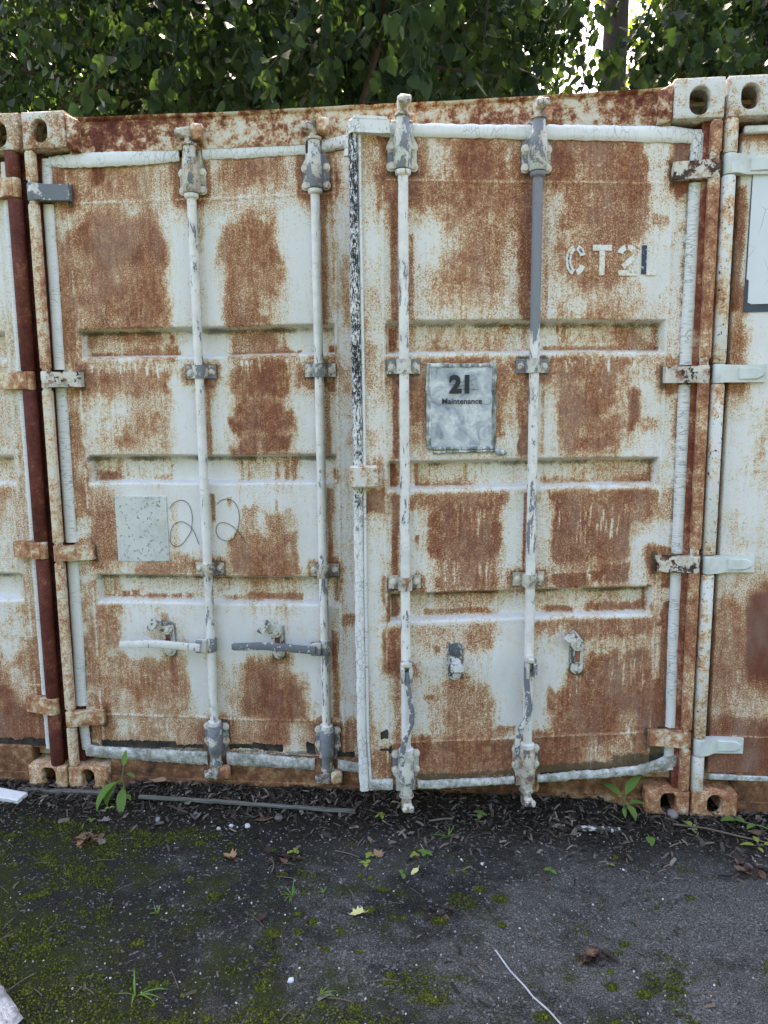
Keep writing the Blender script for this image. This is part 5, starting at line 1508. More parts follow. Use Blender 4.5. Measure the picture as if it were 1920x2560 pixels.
# ------------------------------------------------------------------ ground
def ground_z(x, y):
    x, y = np.asarray(x, float), np.asarray(y, float)
    z = 0.010 * (fbm(x * 1.7, y * 1.7, 41) - 0.5) + 0.006 * (fbm(x * 9, y * 9, 42, 3) - 0.5)
    mound = np.exp(-((np.minimum(y - 0.05, 0)) / 0.10) ** 2)
    mid = sstep((x - 0.20) / 0.14) * sstep((2.24 - x) / 0.14)
    z = z + mound * (0.010 + mid * (0.026 + 0.008 * sstep((x - 1.15) / 0.3)) + 0.016 * (fbm(x * 14, y * 14, 43, 3) - 0.5))
    z = z * sstep((14 - np.abs(x)) / 6)
    return z - 0.004
def ground():
    def axis(lo, hi, step, far):
        a = np.arange(lo, hi + 1e-6, step)
        g = [hi + 0.05 * 1.45 ** k for k in range(1, 40) if hi + 0.05 * 1.45 ** k < far]
        h = [lo - 0.05 * 1.45 ** k for k in range(1, 40) if lo - 0.05 * 1.45 ** k > -far]
        return np.array(sorted(h) + list(a) + g)
    xs, ys = axis(-1.0, 3.6, 0.011, 260), axis(-1.9, 0.16, 0.011, 260)
    X, Y = np.meshgrid(xs, ys, indexing='ij')
    Z = ground_z(X, Y)
    idx = np.arange(X.size).reshape(X.shape)
    F = np.stack([idx[:-1, :-1], idx[1:, :-1], idx[1:, 1:], idx[:-1, 1:]], -1).reshape(-1, 4)
    q = NM('mossy_old_asphalt')
    big = q.noise(2.2, 5, 0.6)
    mid = q.noise(18, 6, 0.65)
    fine = q.noise(210, 5, 0.8)
    grit = q.vor(150, 'F1', None, 'Color')
    sep = q.n.new('ShaderNodeSeparateXYZ')
    q.l.new(q.P, sep.inputs[0])
    # drier, paler asphalt towards the right; leaf mould along the containers
    dry = q.smooth(q.add(q.math('MULTIPLY', sep.outputs[0], 0.42), q.off(big, 2.3), q.off(mid, 1.3)), 0.25, 1.1)
    mould = q.smooth(q.add(sep.outputs[1], q.off(mid, 0.35), q.off(big, 0.25)), -0.48, -0.06)
    dark = q.ramp(fine, [(0.32, (0.004, 0.0038, 0.0035)), (0.5, (0.026, 0.0250, 0.023)), (0.66, (0.100, 0.096, 0.088))])
    pale = q.ramp(fine, [(0.32, (0.018, 0.0178, 0.017)), (0.5, (0.106, 0.106, 0.098)), (0.66, (0.35, 0.348, 0.325))])
    c = q.mix(dry, dark, pale)
    c = q.mix(mould, c, q.ramp(q.noise(120, 4, 0.7), [(0.35, (0.008, 0.007, 0.006)), (0.65, (0.040, 0.030, 0.022))]))
    ms = q.n.new('ShaderNodeSeparateColor')
    q.l.new(grit, ms.inputs[0])
    c = q.mix(q.math('MULTIPLY', q.smooth(ms.outputs[0], 0.93, 0.97), 0.55), c, (0.30, 0.31, 0.31))
    mossm = q.smooth(q.add(q.noise(7, 6, 0.7), q.off(q.noise(60, 4, 0.6), 0.3), q.math('MULTIPLY', sep.outputs[0], -0.075), q.math('MULTIPLY', sep.outputs[1], -0.09)), 0.44, 0.66)
    c = q.mix(q.math('MULTIPLY', q.math('MULTIPLY', mossm, 0.85), q.math('SUBTRACT', 1.0, mould)), c, q.ramp(fine, [(0.3, (0.014, 0.019, 0.007)), (0.7, (0.070, 0.082, 0.022))]))
    q.bump(q.add(fine, q.math('MULTIPLY', q.noise(60, 5, 0.65), 1.3), q.math('MULTIPLY', ms.outputs[1], 0.5)), 1.0, 0.010)
    g = link('ground', grid_mesh('ground', np.stack([X.ravel(), Y.ravel(), Z.ravel()], 1), F, q.done(c, 0.95, 0.08)))
    tag(g, kind='structure')
ground()
def gz(x, y):
    return float(ground_z(x, y))

def rotm(a, b, c):
    """n rotation matrices from euler angle arrays (z*y*x)"""
    ca, sa, cb, sb, cc, sc = np.cos(a), np.sin(a), np.cos(b), np.sin(b), np.cos(c), np.sin(c)
    R = np.zeros((len(a), 3, 3))
    R[:, 0, 0] = cc * cb
    R[:, 0, 1] = cc * sb * sa - sc * ca
    R[:, 0, 2] = cc * sb * ca + sc * sa
    R[:, 1, 0] = sc * cb
    R[:, 1, 1] = sc * sb * sa + cc * ca
    R[:, 1, 2] = sc * sb * ca - cc * sa
    R[:, 2, 0] = -sb
    R[:, 2, 1] = cb * sa
    R[:, 2, 2] = cb * ca
    return R
def scatter(name, T, F, pos, R, scale, mat, jitter=0.0, smooth=False):
    """one mesh from n transformed copies of template T (k,3), faces F (m,3|4)"""
    n, k = len(pos), len(T)
    scale = np.asarray(scale, float)
    if scale.ndim == 1:
        scale = np.repeat(scale[:, None], 3, 1)
    V = T[None] * scale[:, None, :]
    if jitter:
        V = V * (1 + jitter * (RNG.random((n, k, 1)) - 0.5))
    V = np.einsum('nij,nkj->nki', R, V) + pos[:, None, :]
    FF = (F[None] + (np.arange(n) * k)[:, None, None]).reshape(-1, F.shape[1])
    return grid_mesh(name, V.reshape(-1, 3), FF, mat, smooth)
PHI = (1 + 5 ** 0.5) / 2
ICO_V = np.array([(-1, PHI, 0), (1, PHI, 0), (-1, -PHI, 0), (1, -PHI, 0), (0, -1, PHI), (0, 1, PHI), (0, -1, -PHI), (0, 1, -PHI), (PHI, 0, -1), (PHI, 0, 1), (-PHI, 0, -1), (-PHI, 0, 1)]) / 1.902
ICO_F = np.array([(0, 11, 5), (0, 5, 1), (0, 1, 7), (0, 7, 10), (0, 10, 11), (1, 5, 9), (5, 11, 4), (11, 10, 2), (10, 7, 6), (7, 1, 8), (3, 9, 4), (3, 4, 2), (3, 2, 6), (3, 6, 8), (3, 8, 9), (4, 9, 5), (2, 4, 11), (6, 2, 10), (8, 6, 7), (9, 8, 1)])

def U(a, b, n):
    return a + (b - a) * RNG.random(n)
# grit and small gravel on the asphalt
n = 9500
x, y = U(-0.9, 3.4, n), U(-1.6, 0.03, n)
s = 0.0008 + 0.0036 * RNG.random(n) ** 6
p = np.stack([x, y, ground_z(x, y) + s * 0.25], 1)
mg = mat_island('pale_grit', [(0.0, (0.10, 0.10, 0.10)), (0.35, (0.22, 0.22, 0.21)), (0.7, (0.42, 0.42, 0.40)), (1.0, (0.68, 0.68, 0.66))], noise=0.3)
g = link('gravel', scatter('gravel', ICO_V, ICO_F, p, rotm(U(0, 6, n), U(0, 6, n), U(0, 6, n)), np.stack([s, s * U(0.6, 1, n), s * U(0.5, 0.9, n)], 1), mg, 0.4))
tag(g, 'fine pale grit strewn over the dark asphalt', 'gravel', kind='stuff')
# leaf litter and bark chips along the foot of the containers
CH_V = np.array([(-0.5, -0.5, 0), (0, -0.5, 0.12), (0.5, -0.4, 0), (-0.45, 0.4, 0.02), (0, 0.5, 0.16), (0.5, 0.3, 0.03)], float)
CH_F = np.array([(0, 1, 4, 3), (1, 2, 5, 4)])
n = 13000
x = U(-0.9, 3.4, n)
y = 0.055 - np.abs(RNG.normal(0, 0.150, n)) * (0.85 + 0.4 * (x > 1.1))
far = RNG.random(n) < 0.09
y = np.where(far, U(-1.5, -0.2, n), y)
ln = 0.007 + 0.036 * RNG.random(n) ** 2.4
wd = ln * (0.07 + 0.35 * RNG.random(n) ** 2)
p = np.stack([x, y, ground_z(x, y) + 0.002 + 0.008 * RNG.random(n) * (~far)], 1)
ml = mat_island('damp_leaf_litter', [(0.0, (0.012, 0.010, 0.009)), (0.40, (0.030, 0.022, 0.017)), (0.70, (0.080, 0.060, 0.046)), (0.90, (0.16, 0.125, 0.10)), (1.0, (0.26, 0.22, 0.18))], noise=0.4)
g = link('leaf_litter', scatter('leaf_litter', CH_V, CH_F, p, rotm(RNG.normal(0, 0.35, n), RNG.normal(0, 0.3, n), U(0, 6.3, n)), np.stack([ln, wd, ln * 0.6], 1), ml, 0.3))
tag(g, 'dark leaf litter and bark chips along the foot of the containers', 'leaf litter', kind='stuff')
# moss, in drifts and small cushions
OCT_V = np.array([(1, 0, 0), (0, 1, 0), (-1, 0, 0), (0, -1, 0), (0, 0, 1), (0, 0, -0.6)], float)
OCT_F = np.array([(0, 1, 4), (1, 2, 4), (2, 3, 4), (3, 0, 4), (1, 0, 5), (2, 1, 5), (3, 2, 5), (0, 3, 5)])
def moss_field(x, y):
    f = 0.62 * fbm(x * 4.5, y * 6.5, 81, 4) + 0.38 * fbm(x * 21, y * 26, 82, 3)
    f = f + 0.10 * sstep((1.15 - x) / 1.2) - 0.10 * sstep((x - 1.3) / 0.5) + 0.12 * sstep((x - 2.25) / 0.35) * sstep((-0.35 - y) / 0.3)
    f = f + 0.10 * sstep((-0.45 - y) / 0.45) - 0.30 * sstep((y + 0.24) / 0.10)
    return f
n = 190000
x, y = U(-0.9, 3.3, n), U(-1.6, -0.15, n)
f = moss_field(x, y)
k = RNG.random(n) < sstep((f - 0.53) / 0.13) * 0.85
x, y, f = x[k], y[k], f[k]
s = (0.0010 + 0.0022 * sstep((f - 0.55) / 0.16)) * U(0.6, 1.3, len(x))
tx, ty, ts = [], [], []
rr = random.Random(5)
for _ in range(95):                                           # rounded cushions standing out of the drifts
    cx, cy, cr = rr.uniform(-0.2, 1.5) if rr.random() < 0.7 else rr.uniform(1.5, 2.8), -0.28 - 0.85 * rr.random(), rr.uniform(0.006, 0.024)
    for _ in range(int(30 + cr * 3500)):
        a, r = rr.uniform(0, 6.28), cr * math.sqrt(rr.random())
        tx.append(cx + r * math.cos(a) * 1.2)
        ty.append(cy + r * math.sin(a))
        ts.append(rr.uniform(0.0022, 0.0040) * (1.6 - r / cr))
x, y, s = np.concatenate([x, tx]), np.concatenate([y, ty]), np.concatenate([s, ts])
n = len(x)
p = np.stack([x, y, ground_z(x, y) + s * 0.35], 1)
mm = mat_island('olive_moss', [(0.0, (0.028, 0.040, 0.007)), (0.5, (0.066, 0.084, 0.012)), (0.85, (0.115, 0.132, 0.016)), (1.0, (0.18, 0.185, 0.024))], 0.95, 0.1, 0.5)
g = link('moss', scatter('moss', OCT_V, OCT_F, p, rotm(U(-0.5, 0.5, n), U(-0.5, 0.5, n), U(0, 6, n)), np.stack([s, s, s * 1.3], 1), mm, 0.9))
tag(g, 'drifts of olive green moss on the asphalt', 'moss', kind='stuff')

# ------------------------------------------------------------------ single things on the ground
def slab(name, p0, p1, w, h, mat, label, cat, z=0.0, tilt=0.0, seed=1):
    """weathered board lying between two ground points"""
    p0, p1 = Vector((*p0, 0)), Vector((*p1, 0))
    d = (p1 - p0)
    L = d.length
    rr = random.Random(seed)
    n = 24
    vs, fs = [], []
    for k in range(n + 1):
        t = k / n
        b = 0.004 * math.sin(t * 3.0 + seed) + rr.uniform(-0.001, 0.001)
        e = rr.uniform(-0.0015, 0.0015)
        for (u, v) in ((-1, 0), (1, 0), (1, 0.85), (0.8, 1), (-0.8, 1), (-1, 0.85)):
            vs.append((L * t, u * (w / 2 + e), v * h + b))
    for k in range(n):
        for j in range(6):
            fs.append((k * 6 + j, k * 6 + (j + 1) % 6, k * 6 + 6 + (j + 1) % 6, k * 6 + 6 + j))
    fs += [tuple(range(6)), tuple(reversed(range(n * 6, n * 6 + 6)))]
    m = MB().add(vs, fs).mesh(name, mat)
    o = link(name, m, None, (p0.x, p0.y, max(gz(p0.x, p0.y), gz(p1.x, p1.y)) * 0.6 + z), (tilt, 0, math.atan2(d.y, d.x)))
    return tag(o, label, cat)
wood = NM('grey_weathered_wood')
gn = wood.noise(1.0, 5, 0.65, wood.map((9, 160, 160)))
wood.bump(gn, 0.5, 0.003)
mw = wood.done(wood.ramp(gn, [(0.3, (0.045, 0.042, 0.036)), (0.5, (0.115, 0.112, 0.098)), (0.7, (0.20, 0.20, 0.18))]), 0.85, 0.2)
slab('wood_strip', (0.33, -0.075), (1.19, -0.100), 0.015, 0.010, mw, 'long grey weathered wood strip lying below the left door', 'wood strip', 0.012)
mwp = mat_gasket('chipped_white_board_paint', 0.3, 0.03, 0.35, (40, 40, 40))
slab('board', (-0.75, 0.020), (-0.135, -0.105), 0.055, 0.016, mwp, 'white painted board end lying at the left edge', 'board', 0.008, 0.12, 2)
slab('board', (-0.20, -0.030), (0.21, -0.045), 0.020, 0.014, mw, 'grey splintered board lying under the left corner castings', 'board', -0.003, 0.0, 5)
slab('bark_strip', (2.005, -0.135), (2.160, -0.128), 0.020, 0.010, mat_peel('flaking_white_strip', (0.50, 0.50, 0.48), (0.055, 0.05, 0.045), 0.55, 45), 'short flaking strip with white paint lying before the right door', 'wood strip', 0.006, 0.1, 7)
def twig(name, pts, r, mat, label, cat='twig', n=6):
    P = [(x, y, gz(x, y) + r * 0.8 + dz) for x, y, dz in pts]
    m = MB().tube(P, [r] * (len(P) - 1) + [r * 0.6], n).mesh(name, mat, smooth=60)
    return tag(link(name, m), label, cat)
mtw = mat_flat('dry_twig', (0.13, 0.10, 0.075), 0.4, 60)
mwh = mat_flat('white_plastic_rod', (0.34, 0.35, 0.355), 0.5, 60)
twig('thin_rod', [(1.685, -0.770, 0.003), (1.712, -0.822, 0.001), (1.722, -0.846, 0.004), (1.756, -0.895, 0.002), (1.775, -0.935, 0.004), (1.812, -0.975, 0.001), (1.86, -1.055, 0.003), (1.93, -1.15, 0.002)], 0.0026, mwh, 'thin white rod lying on the asphalt near the bottom edge', 'rod')
twig('twig', [(0.935, -0.395, 0.002), (0.955, -0.42, 0.006), (0.962, -0.45, 0.005), (0.958, -0.475, 0.001)], 0.0030, mtw, 'bent grey twig on dark asphalt left of centre')
twig('twig', [(1.155, -0.33, 0.003), (1.20, -0.345, 0.004), (1.25, -0.365, 0.002)], 0.0022, mtw, 'thin straight twig beside small green sprouts near the centre')
twig('twig', [(1.47, -0.135, 0.012), (1.53, -0.118, 0.012), (1.56, -0.112, 0.010)], 0.0040, mtw, 'pale twig under the hanging locking bar of the right door')
twig('twig', [(2.36, -0.08, 0.010), (2.47, -0.10, 0.012), (2.56, -0.13, 0.008), (2.68, -0.17, 0.006)], 0.0035, mtw, 'long dark twig below the right container corner')
twig('twig', [(0.165, 0.0, 0.02), (0.172, -0.025, 0.05), (0.175, -0.05, 0.03), (0.176, -0.085, 0.004)], 0.0026, mtw, 'arched dry twig leaning at the left corner casting')
tb = MB()                                                           # hair-thin straws, too slight to tell apart
for k in range(90):
    x, y, a, l = random.uniform(-0.3, 2.7), random.uniform(-1.05, -0.02), random.uniform(0, 6.28), random.uniform(0.02, 0.08)
    tb.tube([(x + math.cos(a) * l * t, y + math.sin(a) * l * t, gz(x, y) + 0.003 + 0.004 * math.sin(3 * t)) for t in (0, 0.35, 0.7, 1)], random.uniform(0.0007, 0.0014), 4)
tag(link('straw', tb.mesh('straw', mtw)), 'hair-thin dry straw and needles strewn over the asphalt', 'straw', kind='stuff')

# stones
def stone(x, y, r, col, label, seed, cat='stone'):
    rs = np.random.default_rng(seed)
    b = ICO_V.copy()
    F = ICO_F
    # one subdivision
    mid = {}
    V = [tuple(v) for v in b]
    NF = []
    def mp(i, j):
        k = (min(i, j), max(i, j))
        if k not in mid:
            q = np.array(V[i]) + np.array(V[j])
            V.append(tuple(q / np.linalg.norm(q)))
            mid[k] = len(V) - 1
        return mid[k]
    for i, j, k in F:
        a, c, d = mp(i, j), mp(j, k), mp(k, i)
        NF += [(i, a, d), (a, j, c), (d, c, k), (a, c, d)]
    V = np.array(V) * (1 + 0.35 * (rs.random((len(V), 1)) - 0.5)) * np.array([1, rs.uniform(0.65, 0.95), rs.uniform(0.5, 0.75)]) * r
    me = grid_mesh('stone', V, np.array(NF), mat_flat('stone_%d' % seed, col, 0.35, 120, 0.9), False)
    o = link('stone', me, None, (x, y, gz(x, y) + r * 0.3), (0, 0, rs.uniform(0, 6)))
    return tag(o, label, cat)
stone(0.803, -0.205, 0.013, (0.42, 0.43, 0.43), 'rounded pale stone lying right of two smaller ones, left of centre', 1)
stone(0.742, -0.208, 0.010, (0.46, 0.47, 0.46), 'small pale stone between two others below the left door', 2)
stone(0.700, -0.228, 0.009, (0.36, 0.37, 0.37), 'small grey stone leftmost of three below the left door', 3)
stone(0.905, -0.145, 0.020, (0.11, 0.10, 0.095), 'dark jagged stone beside the wood strip', 4)
stone(2.375, -0.010, 0.026, (0.19, 0.185, 0.175), 'flat grey stone at the foot of the right corner casting', 5)
stone(0.455, -0.195, 0.013, (0.20, 0.21, 0.22), 'blue-grey stone chip beside the broad-leaved weed', 6)
stone(1.130, -0.93, 0.010, (0.5, 0.52, 0.55), 'white stone chip on mossy asphalt near the bottom edge', 7)
stone(1.66, -0.36, 0.007, (0.62, 0.63, 0.60), 'tiny white chip on the asphalt below the right door', 8)

# dead leaves
def leaf_outline(kind):
    if kind == 'lobed':
        half = [(0.0, 0.0), (0.10, 0.06), (0.26, 0.04), (0.22, 0.20), (0.44, 0.26), (0.30, 0.42), (0.40, 0.60), (0.20, 0.66), (0.12, 0.84), (0.0, 1.0)]
    else:
        half = [(0.0, 0.0), (0.12, 0.10), (0.24, 0.28), (0.28, 0.48), (0.22, 0.70), (0.10, 0.90), (0.0, 1.0)]
    return half
def dead_leaf_mesh(name, kind, size, mat, curl, seed):
    rs = random.Random(seed)
    h = leaf_outline(kind)
    n = len(h)
    vs, fs = [], []
    def bend(x, t):
        z = curl * (abs(x) ** 1.3) * 1.6 + curl * 0.5 * (t - 0.5) ** 2 * 2 + rs.uniform(-0.02, 0.02)
        return (x * size, (t - 0.5) * size, max(z, 0) * size + 0.002)
    for x, t in h:
        vs.append(bend(0, t))
    for x, t in h:
        vs.append(bend(x * rs.uniform(0.85, 1.1), t))
    for x, t in h:
        vs.append(bend(-x * rs.uniform(0.85, 1.1), t))
    for k in range(n - 1):
        fs.append((k, n + k, n + k + 1, k + 1))
        fs.append((k, k + 1, 2 * n + k + 1, 2 * n + k))
    b = MB().add(vs, fs)
    b.tube([(0, -0.5 * size, 0.003), (0, -0.62 * size, 0.004), (0.02 * size, -0.75 * size, 0.006)], 0.0011, 5)
    me = b.mesh(name, mat, smooth=60)
    return me
mdl = {'brown': mat_flat('dry_brown_leaf', (0.15, 0.085, 0.052), 0.4, 60, 0.8), 'tan': mat_flat('dry_tan_leaf', (0.27, 0.16, 0.095), 0.35, 60, 0.8),
       'grey': mat_flat('grey_dead_leaf', (0.16, 0.135, 0.12), 0.4, 60, 0.85), 'yellow': mat_flat('yellowing_leaf', (0.46, 0.45, 0.20), 0.3, 40, 0.7),
       'dark': mat_flat('dark_wet_leaf', (0.035, 0.022, 0.018), 0.4, 60, 0.6)}
def dead_leaf(x, y, size, kind, col, rot, label, curl=0.35, seed=1, dz=0.0):
    o = link('dead_leaf', dead_leaf_mesh('dead_leaf', kind, size, mdl[col], curl, seed), None, (x, y, gz(x, y) + dz), (random.uniform(-0.15, 0.15), random.uniform(-0.15, 0.15), rot))
    return tag(o, label, 'dead leaf')
dead_leaf(1.300, -0.335, 0.050, 'lobed', 'tan', 0.6, 'orange-tan dead leaf on the asphalt below the door gap', 0.4, 1)
dead_leaf(1.271, -0.653, 0.052, 'lobed', 'yellow', 2.1, 'pale yellow curled leaf on mossy asphalt', 0.5, 2)
dead_leaf(0.797, -0.409, 0.060, 'lobed', 'tan', 1.0, 'crumpled reddish-brown dead leaf on the left asphalt', 0.8, 3)
dead_leaf(0.852, -0.155, 0.070, 'oval', 'brown', 1.9, 'broad brown leaf lying beside the wood strip', 0.15, 4)
dead_leaf(0.590, -0.170, 0.055, 'lobed', 'grey', 0.3, 'ragged pale grey leaf standing below the left door', 0.9, 5)
dead_leaf(0.255, -0.225, 0.050, 'lobed', 'grey', 1.6, 'torn light grey leaf near the left corner weed', 0.5, 6)
dead_leaf(2.640, -0.105, 0.060, 'oval', 'brown', 1.3, 'brown curled leaf at the right edge below the container', 0.5, 7)
dead_leaf(0.918, -0.340, 0.045, 'lobed', 'dark', 0.4, 'dark wet leaf pressed flat on the asphalt', 0.1, 8)
dead_leaf(0.380, 0.005, 0.075, 'oval', 'tan', 1.4, 'large orange leaf leaning on the sill by the left casting', 0.3, 9, 0.02)
dead_leaf(1.435, -0.425, 0.040, 'oval', 'yellow', 2.6, 'pale green-yellow fallen leaf amid small sprouts', 0.25, 10)
dead_leaf(0.985, -0.70, 0.035, 'lobed', 'dark', 2.6, 'small dark curled leaf on the mossy left asphalt', 0.5, 12)
def leaf_pile(x, y, r, n, cols, label, seed, size=(0.03, 0.055)):
    root = empty('leaf_pile', (x, y, gz(x, y)), label, 'leaf pile')
    rs = random.Random(seed)
    for k in range(n):
        a, d = rs.uniform(0, 6.28), r * math.sqrt(rs.random())
        c = rs.choice(cols)
        me = dead_leaf_mesh('leaf', rs.choice(['lobed', 'oval']), rs.uniform(*size), mdl[c], rs.uniform(0.2, 0.9), seed * 50 + k)
        link('leaf', me, root, (d * math.cos(a) * 1.3, d * math.sin(a) * 0.8, 0.002 + 0.016 * (1 - d / r) * rs.random()), (rs.uniform(-0.5, 0.5), rs.uniform(-0.5, 0.5), rs.uniform(0, 6.28)))
leaf_pile(0.262, -0.345, 0.040, 16, ['brown', 'grey', 'brown', 'tan'], 'heap of crumpled brown leaves on the left asphalt', 1)
leaf_pile(1.970, -0.775, 0.038, 18, ['dark', 'dark', 'brown'], 'dark soggy clump of leaves at the lower right', 2, (0.02, 0.04))
leaf_pile(2.535, -0.325, 0.050, 16, ['brown', 'dark', 'grey', 'dark'], 'brown leaves and bark heaped at the right edge', 3)
leaf_pile(0.995, -0.405, 0.045, 12, ['dark', 'dark', 'brown'], 'flat dark patch of rotting leaves beside the bent twig', 4, (0.02, 0.045))
leaf_pile(1.52, -0.63, 0.045, 12, ['brown', 'dark', 'dark'], 'thin scatter of brown leaf scraps right of centre', 5, (0.015, 0.03))

# silver tarpaulin corner
def tarp():
    nx, ny = 40, 40
    u, v = np.meshgrid(np.linspace(0, 1, nx), np.linspace(0, 1, ny), indexing='ij')
    x = -0.18 + 0.68 * u
    lim = -1.018 - 0.16 * (u - 0.72) / 0.28 * (u > 0.72) + 0.03 * u
    y = lim - v * 0.75
    z = 0.006 + 0.050 * np.sin(np.clip(v * 9, 0, math.pi)) * (1.1 - u) + 0.035 * fbm(x * 14 + y * 6, y * 14, 61) + 0.02 * fbm(x * 40, y * 40, 62)
    idx = np.arange(u.size).reshape(u.shape)
    F = np.stack([idx[:-1, :-1], idx[1:, :-1], idx[1:, 1:], idx[:-1, 1:]], -1).reshape(-1, 4)[:, ::-1]
    q = NM('crinkled_silver_film')
    n = q.noise(26, 5, 0.65, dist=0.8)
    q.bump(n, 0.8, 0.01)
    m = q.done(q.ramp(n, [(0.3, (0.16, 0.16, 0.17)), (0.5, (0.42, 0.44, 0.47)), (0.7, (0.66, 0.68, 0.72))]), 0.3, 0.5, 0.35)
    me = grid_mesh('tarpaulin', np.stack([x.ravel(), y.ravel(), z.ravel()], 1), F, m)
    o = link('tarpaulin', me)
    md = o.modifiers.new('thickness', 'SOLIDIFY')
    md.thickness = 0.002
    tag(o, 'crinkled silver tarpaulin edge in the lower left corner', 'tarpaulin')
tarp()

# ------------------------------------------------------------------ weeds
def mat_leaf(name, stops, tstops, transl=0.35, rough=0.45, vein=False):
    q = NM(name)
    rnd = q.pos.outputs['Random Per Island']
    c = q.ramp(rnd, stops)
    c = q.mix(q.math('MULTIPLY', q.noise(35, 4, 0.6), 0.25), c, (0.015, 0.03, 0.008))
    q.done(c, rough, 0.09)
    t = q.n.new('ShaderNodeBsdfTranslucent')
    q.l.new(q.ramp(rnd, tstops), t.inputs[0])
    mx = q.n.new('ShaderNodeMixShader')
    mx.inputs[0].default_value = transl
    q.l.new(q.b.outputs[0], mx.inputs[1])
    q.l.new(t.outputs[0], mx.inputs[2])
    q.l.new(mx.outputs[0], q.n['Material Output'].inputs[0])
    return q.m
MW = mat_leaf('fresh_weed_leaf', [(0, (0.10, 0.20, 0.045)), (1, (0.17, 0.29, 0.075))], [(0, (0.22, 0.38, 0.06)), (1, (0.32, 0.46, 0.10))])
MWY = mat_leaf('yellow_green_weed_leaf', [(0, (0.22, 0.30, 0.06)), (1, (0.36, 0.42, 0.10))], [(0, (0.35, 0.42, 0.06)), (1, (0.46, 0.50, 0.10))])
MST = mat_flat('weed_stem', (0.12, 0.18, 0.05), 0.3, 50)
def blade(base, az, el, length, width, droop, n=8, fold=0.25, pet=0.15):
    """one leaf: pointed oval swept along a drooping midrib"""
    b = MB()
    d = Vector((math.cos(az) * math.cos(el), math.sin(az) * math.cos(el), math.sin(el)))
    side = Vector((-math.sin(az), math.cos(az), 0))
    p = Vector(base)
    vs = []
    step = length / n
    e = el
    for k in range(n + 1):
        t = k / n
        w = width * 0.5 * (0.10 if t < pet else math.sin(math.pi * ((t - pet) / (1 - pet)) ** 0.75) ** 0.85 + 0.03)
        up = Vector((-math.cos(az) * math.sin(e), -math.sin(az) * math.sin(e), math.cos(e)))
        vs += [p + side * w + up * (w * fold), p, p - side * w + up * (w * fold)]
        e -= droop / n
        p = p + Vector((math.cos(az) * math.cos(e), math.sin(az) * math.cos(e), math.sin(e))) * step
    fs = []
    for k in range(n):
        fs += [(3 * k, 3 * k + 1, 3 * k + 4, 3 * k + 3), (3 * k + 1, 3 * k + 2, 3 * k + 5, 3 * k + 4)]
    return b.add(vs, fs)
def weed(x, y, leaves, stem, label, mat=None, cat='weed', zoff=0.0, group=None, rs=0.0022):
    root = empty('weed', (x, y, gz(x, y) + zoff), label, cat, group)
    if stem:
        link('stem', MB().tube(stem, [rs] * (len(stem) - 1) + [rs * 0.6], 6).mesh('stem', MST, smooth=60), root)
    for L in leaves:
        link('leaf', blade(*L).mesh('leaf', mat or MW, smooth=60), root)
weed(0.255, -0.060, [((0.004, -0.012, 0.085), -2.25, 0.10, 0.155, 0.042, 1.5), ((0.012, -0.010, 0.060), -1.30, -0.1, 0.13, 0.036, 1.2), ((-0.004, -0.006, 0.075), -2.0, 0.25, 0.12, 0.040, 2.0),
                      ((0.010, 0.0, 0.125), 1.7, 1.0, 0.075, 0.022, 0.3), ((0.018, 0.0, 0.105), -0.3, 0.3, 0.05, 0.020, 1.0), ((0.02, -0.02, 0.03), -0.6, 0.2, 0.045, 0.018, 0.9)],
     [(0.02, 0, 0), (0.012, -0.005, 0.05), (0.006, -0.006, 0.095), (0.012, 0.0, 0.135)], 'tall broad-leaved green weed beside the left corner casting')
weed(2.195, -0.020, [((0, 0, 0.045), 2.6, 0.9, 0.110, 0.038, 0.9), ((0, 0, 0.055), 0.55, 1.1, 0.115, 0.040, 0.7), ((0.005, -0.004, 0.03), 0.1, 0.5, 0.080, 0.026, 0.9), ((0.002, -0.002, 0.03), -0.9, 0.2, 0.075, 0.030, 1.6),
                      ((-0.004, -0.006, 0.02), -1.6, 0.1, 0.05, 0.016, 0.8)], [(0, 0, 0), (0, 0, 0.03), (0.001, 0, 0.06)], 'leafy green weed in front of the sill left of the right casting', zoff=0.01)
weed(2.255, -0.150, [((0, 0, 0.006), -1.6, 0.35, 0.060, 0.030, 0.8)], [(0, 0.02, 0), (0, 0.006, 0.006), (0, 0, 0.007)], 'single bright green leaf on the ground before the right corner weed')
weed(2.640, -0.035, [((-0.05, -0.02, 0.022), 2.9, 0.2, 0.060, 0.034, 0.8), ((-0.02, -0.03, 0.020), 2.4, 0.3, 0.050, 0.026, 0.8), ((0.01, -0.04, 0.020), 3.6, 0.3, 0.045, 0.022, 0.8), ((0.04, -0.05, 0.018), 0.2, 0.3, 0.05, 0.024, 0.7)],
     [(0.09, -0.07, 0.0), (0.03, -0.045, 0.018), (-0.05, -0.02, 0.022)], 'trailing green weed at the right edge below the end casting')
weed(2.610, -0.190, [((0, 0, 0.012), 2.9, 0.2, 0.055, 0.020, 0.6), ((0.02, 0.005, 0.012), 0.3, 0.2, 0.06, 0.020, 0.6), ((0.01, 0.012, 0.012), 1.6, 0.4, 0.045, 0.018, 0.6), ((0.0, -0.004, 0.010), -1.2, 0.2, 0.03, 0.014, 0.6)],
     [(0.01, 0, 0), (0.01, 0, 0.012)], 'yellow-green spreading weed at the right edge on the asphalt', MWY)
weed(2.425, -0.085, [((0, 0, 0.008), 2.0, 0.4, 0.045, 0.026, 0.8), ((0, 0, 0.008), -1.4, 0.2, 0.030, 0.020, 0.8), ((0, 0, 0.008), 0.4, 0.3, 0.035, 0.020, 0.8)], [(0, 0, 0), (0, 0, 0.01)], 'small yellowish leaf cluster below the right corner casting', MWY)
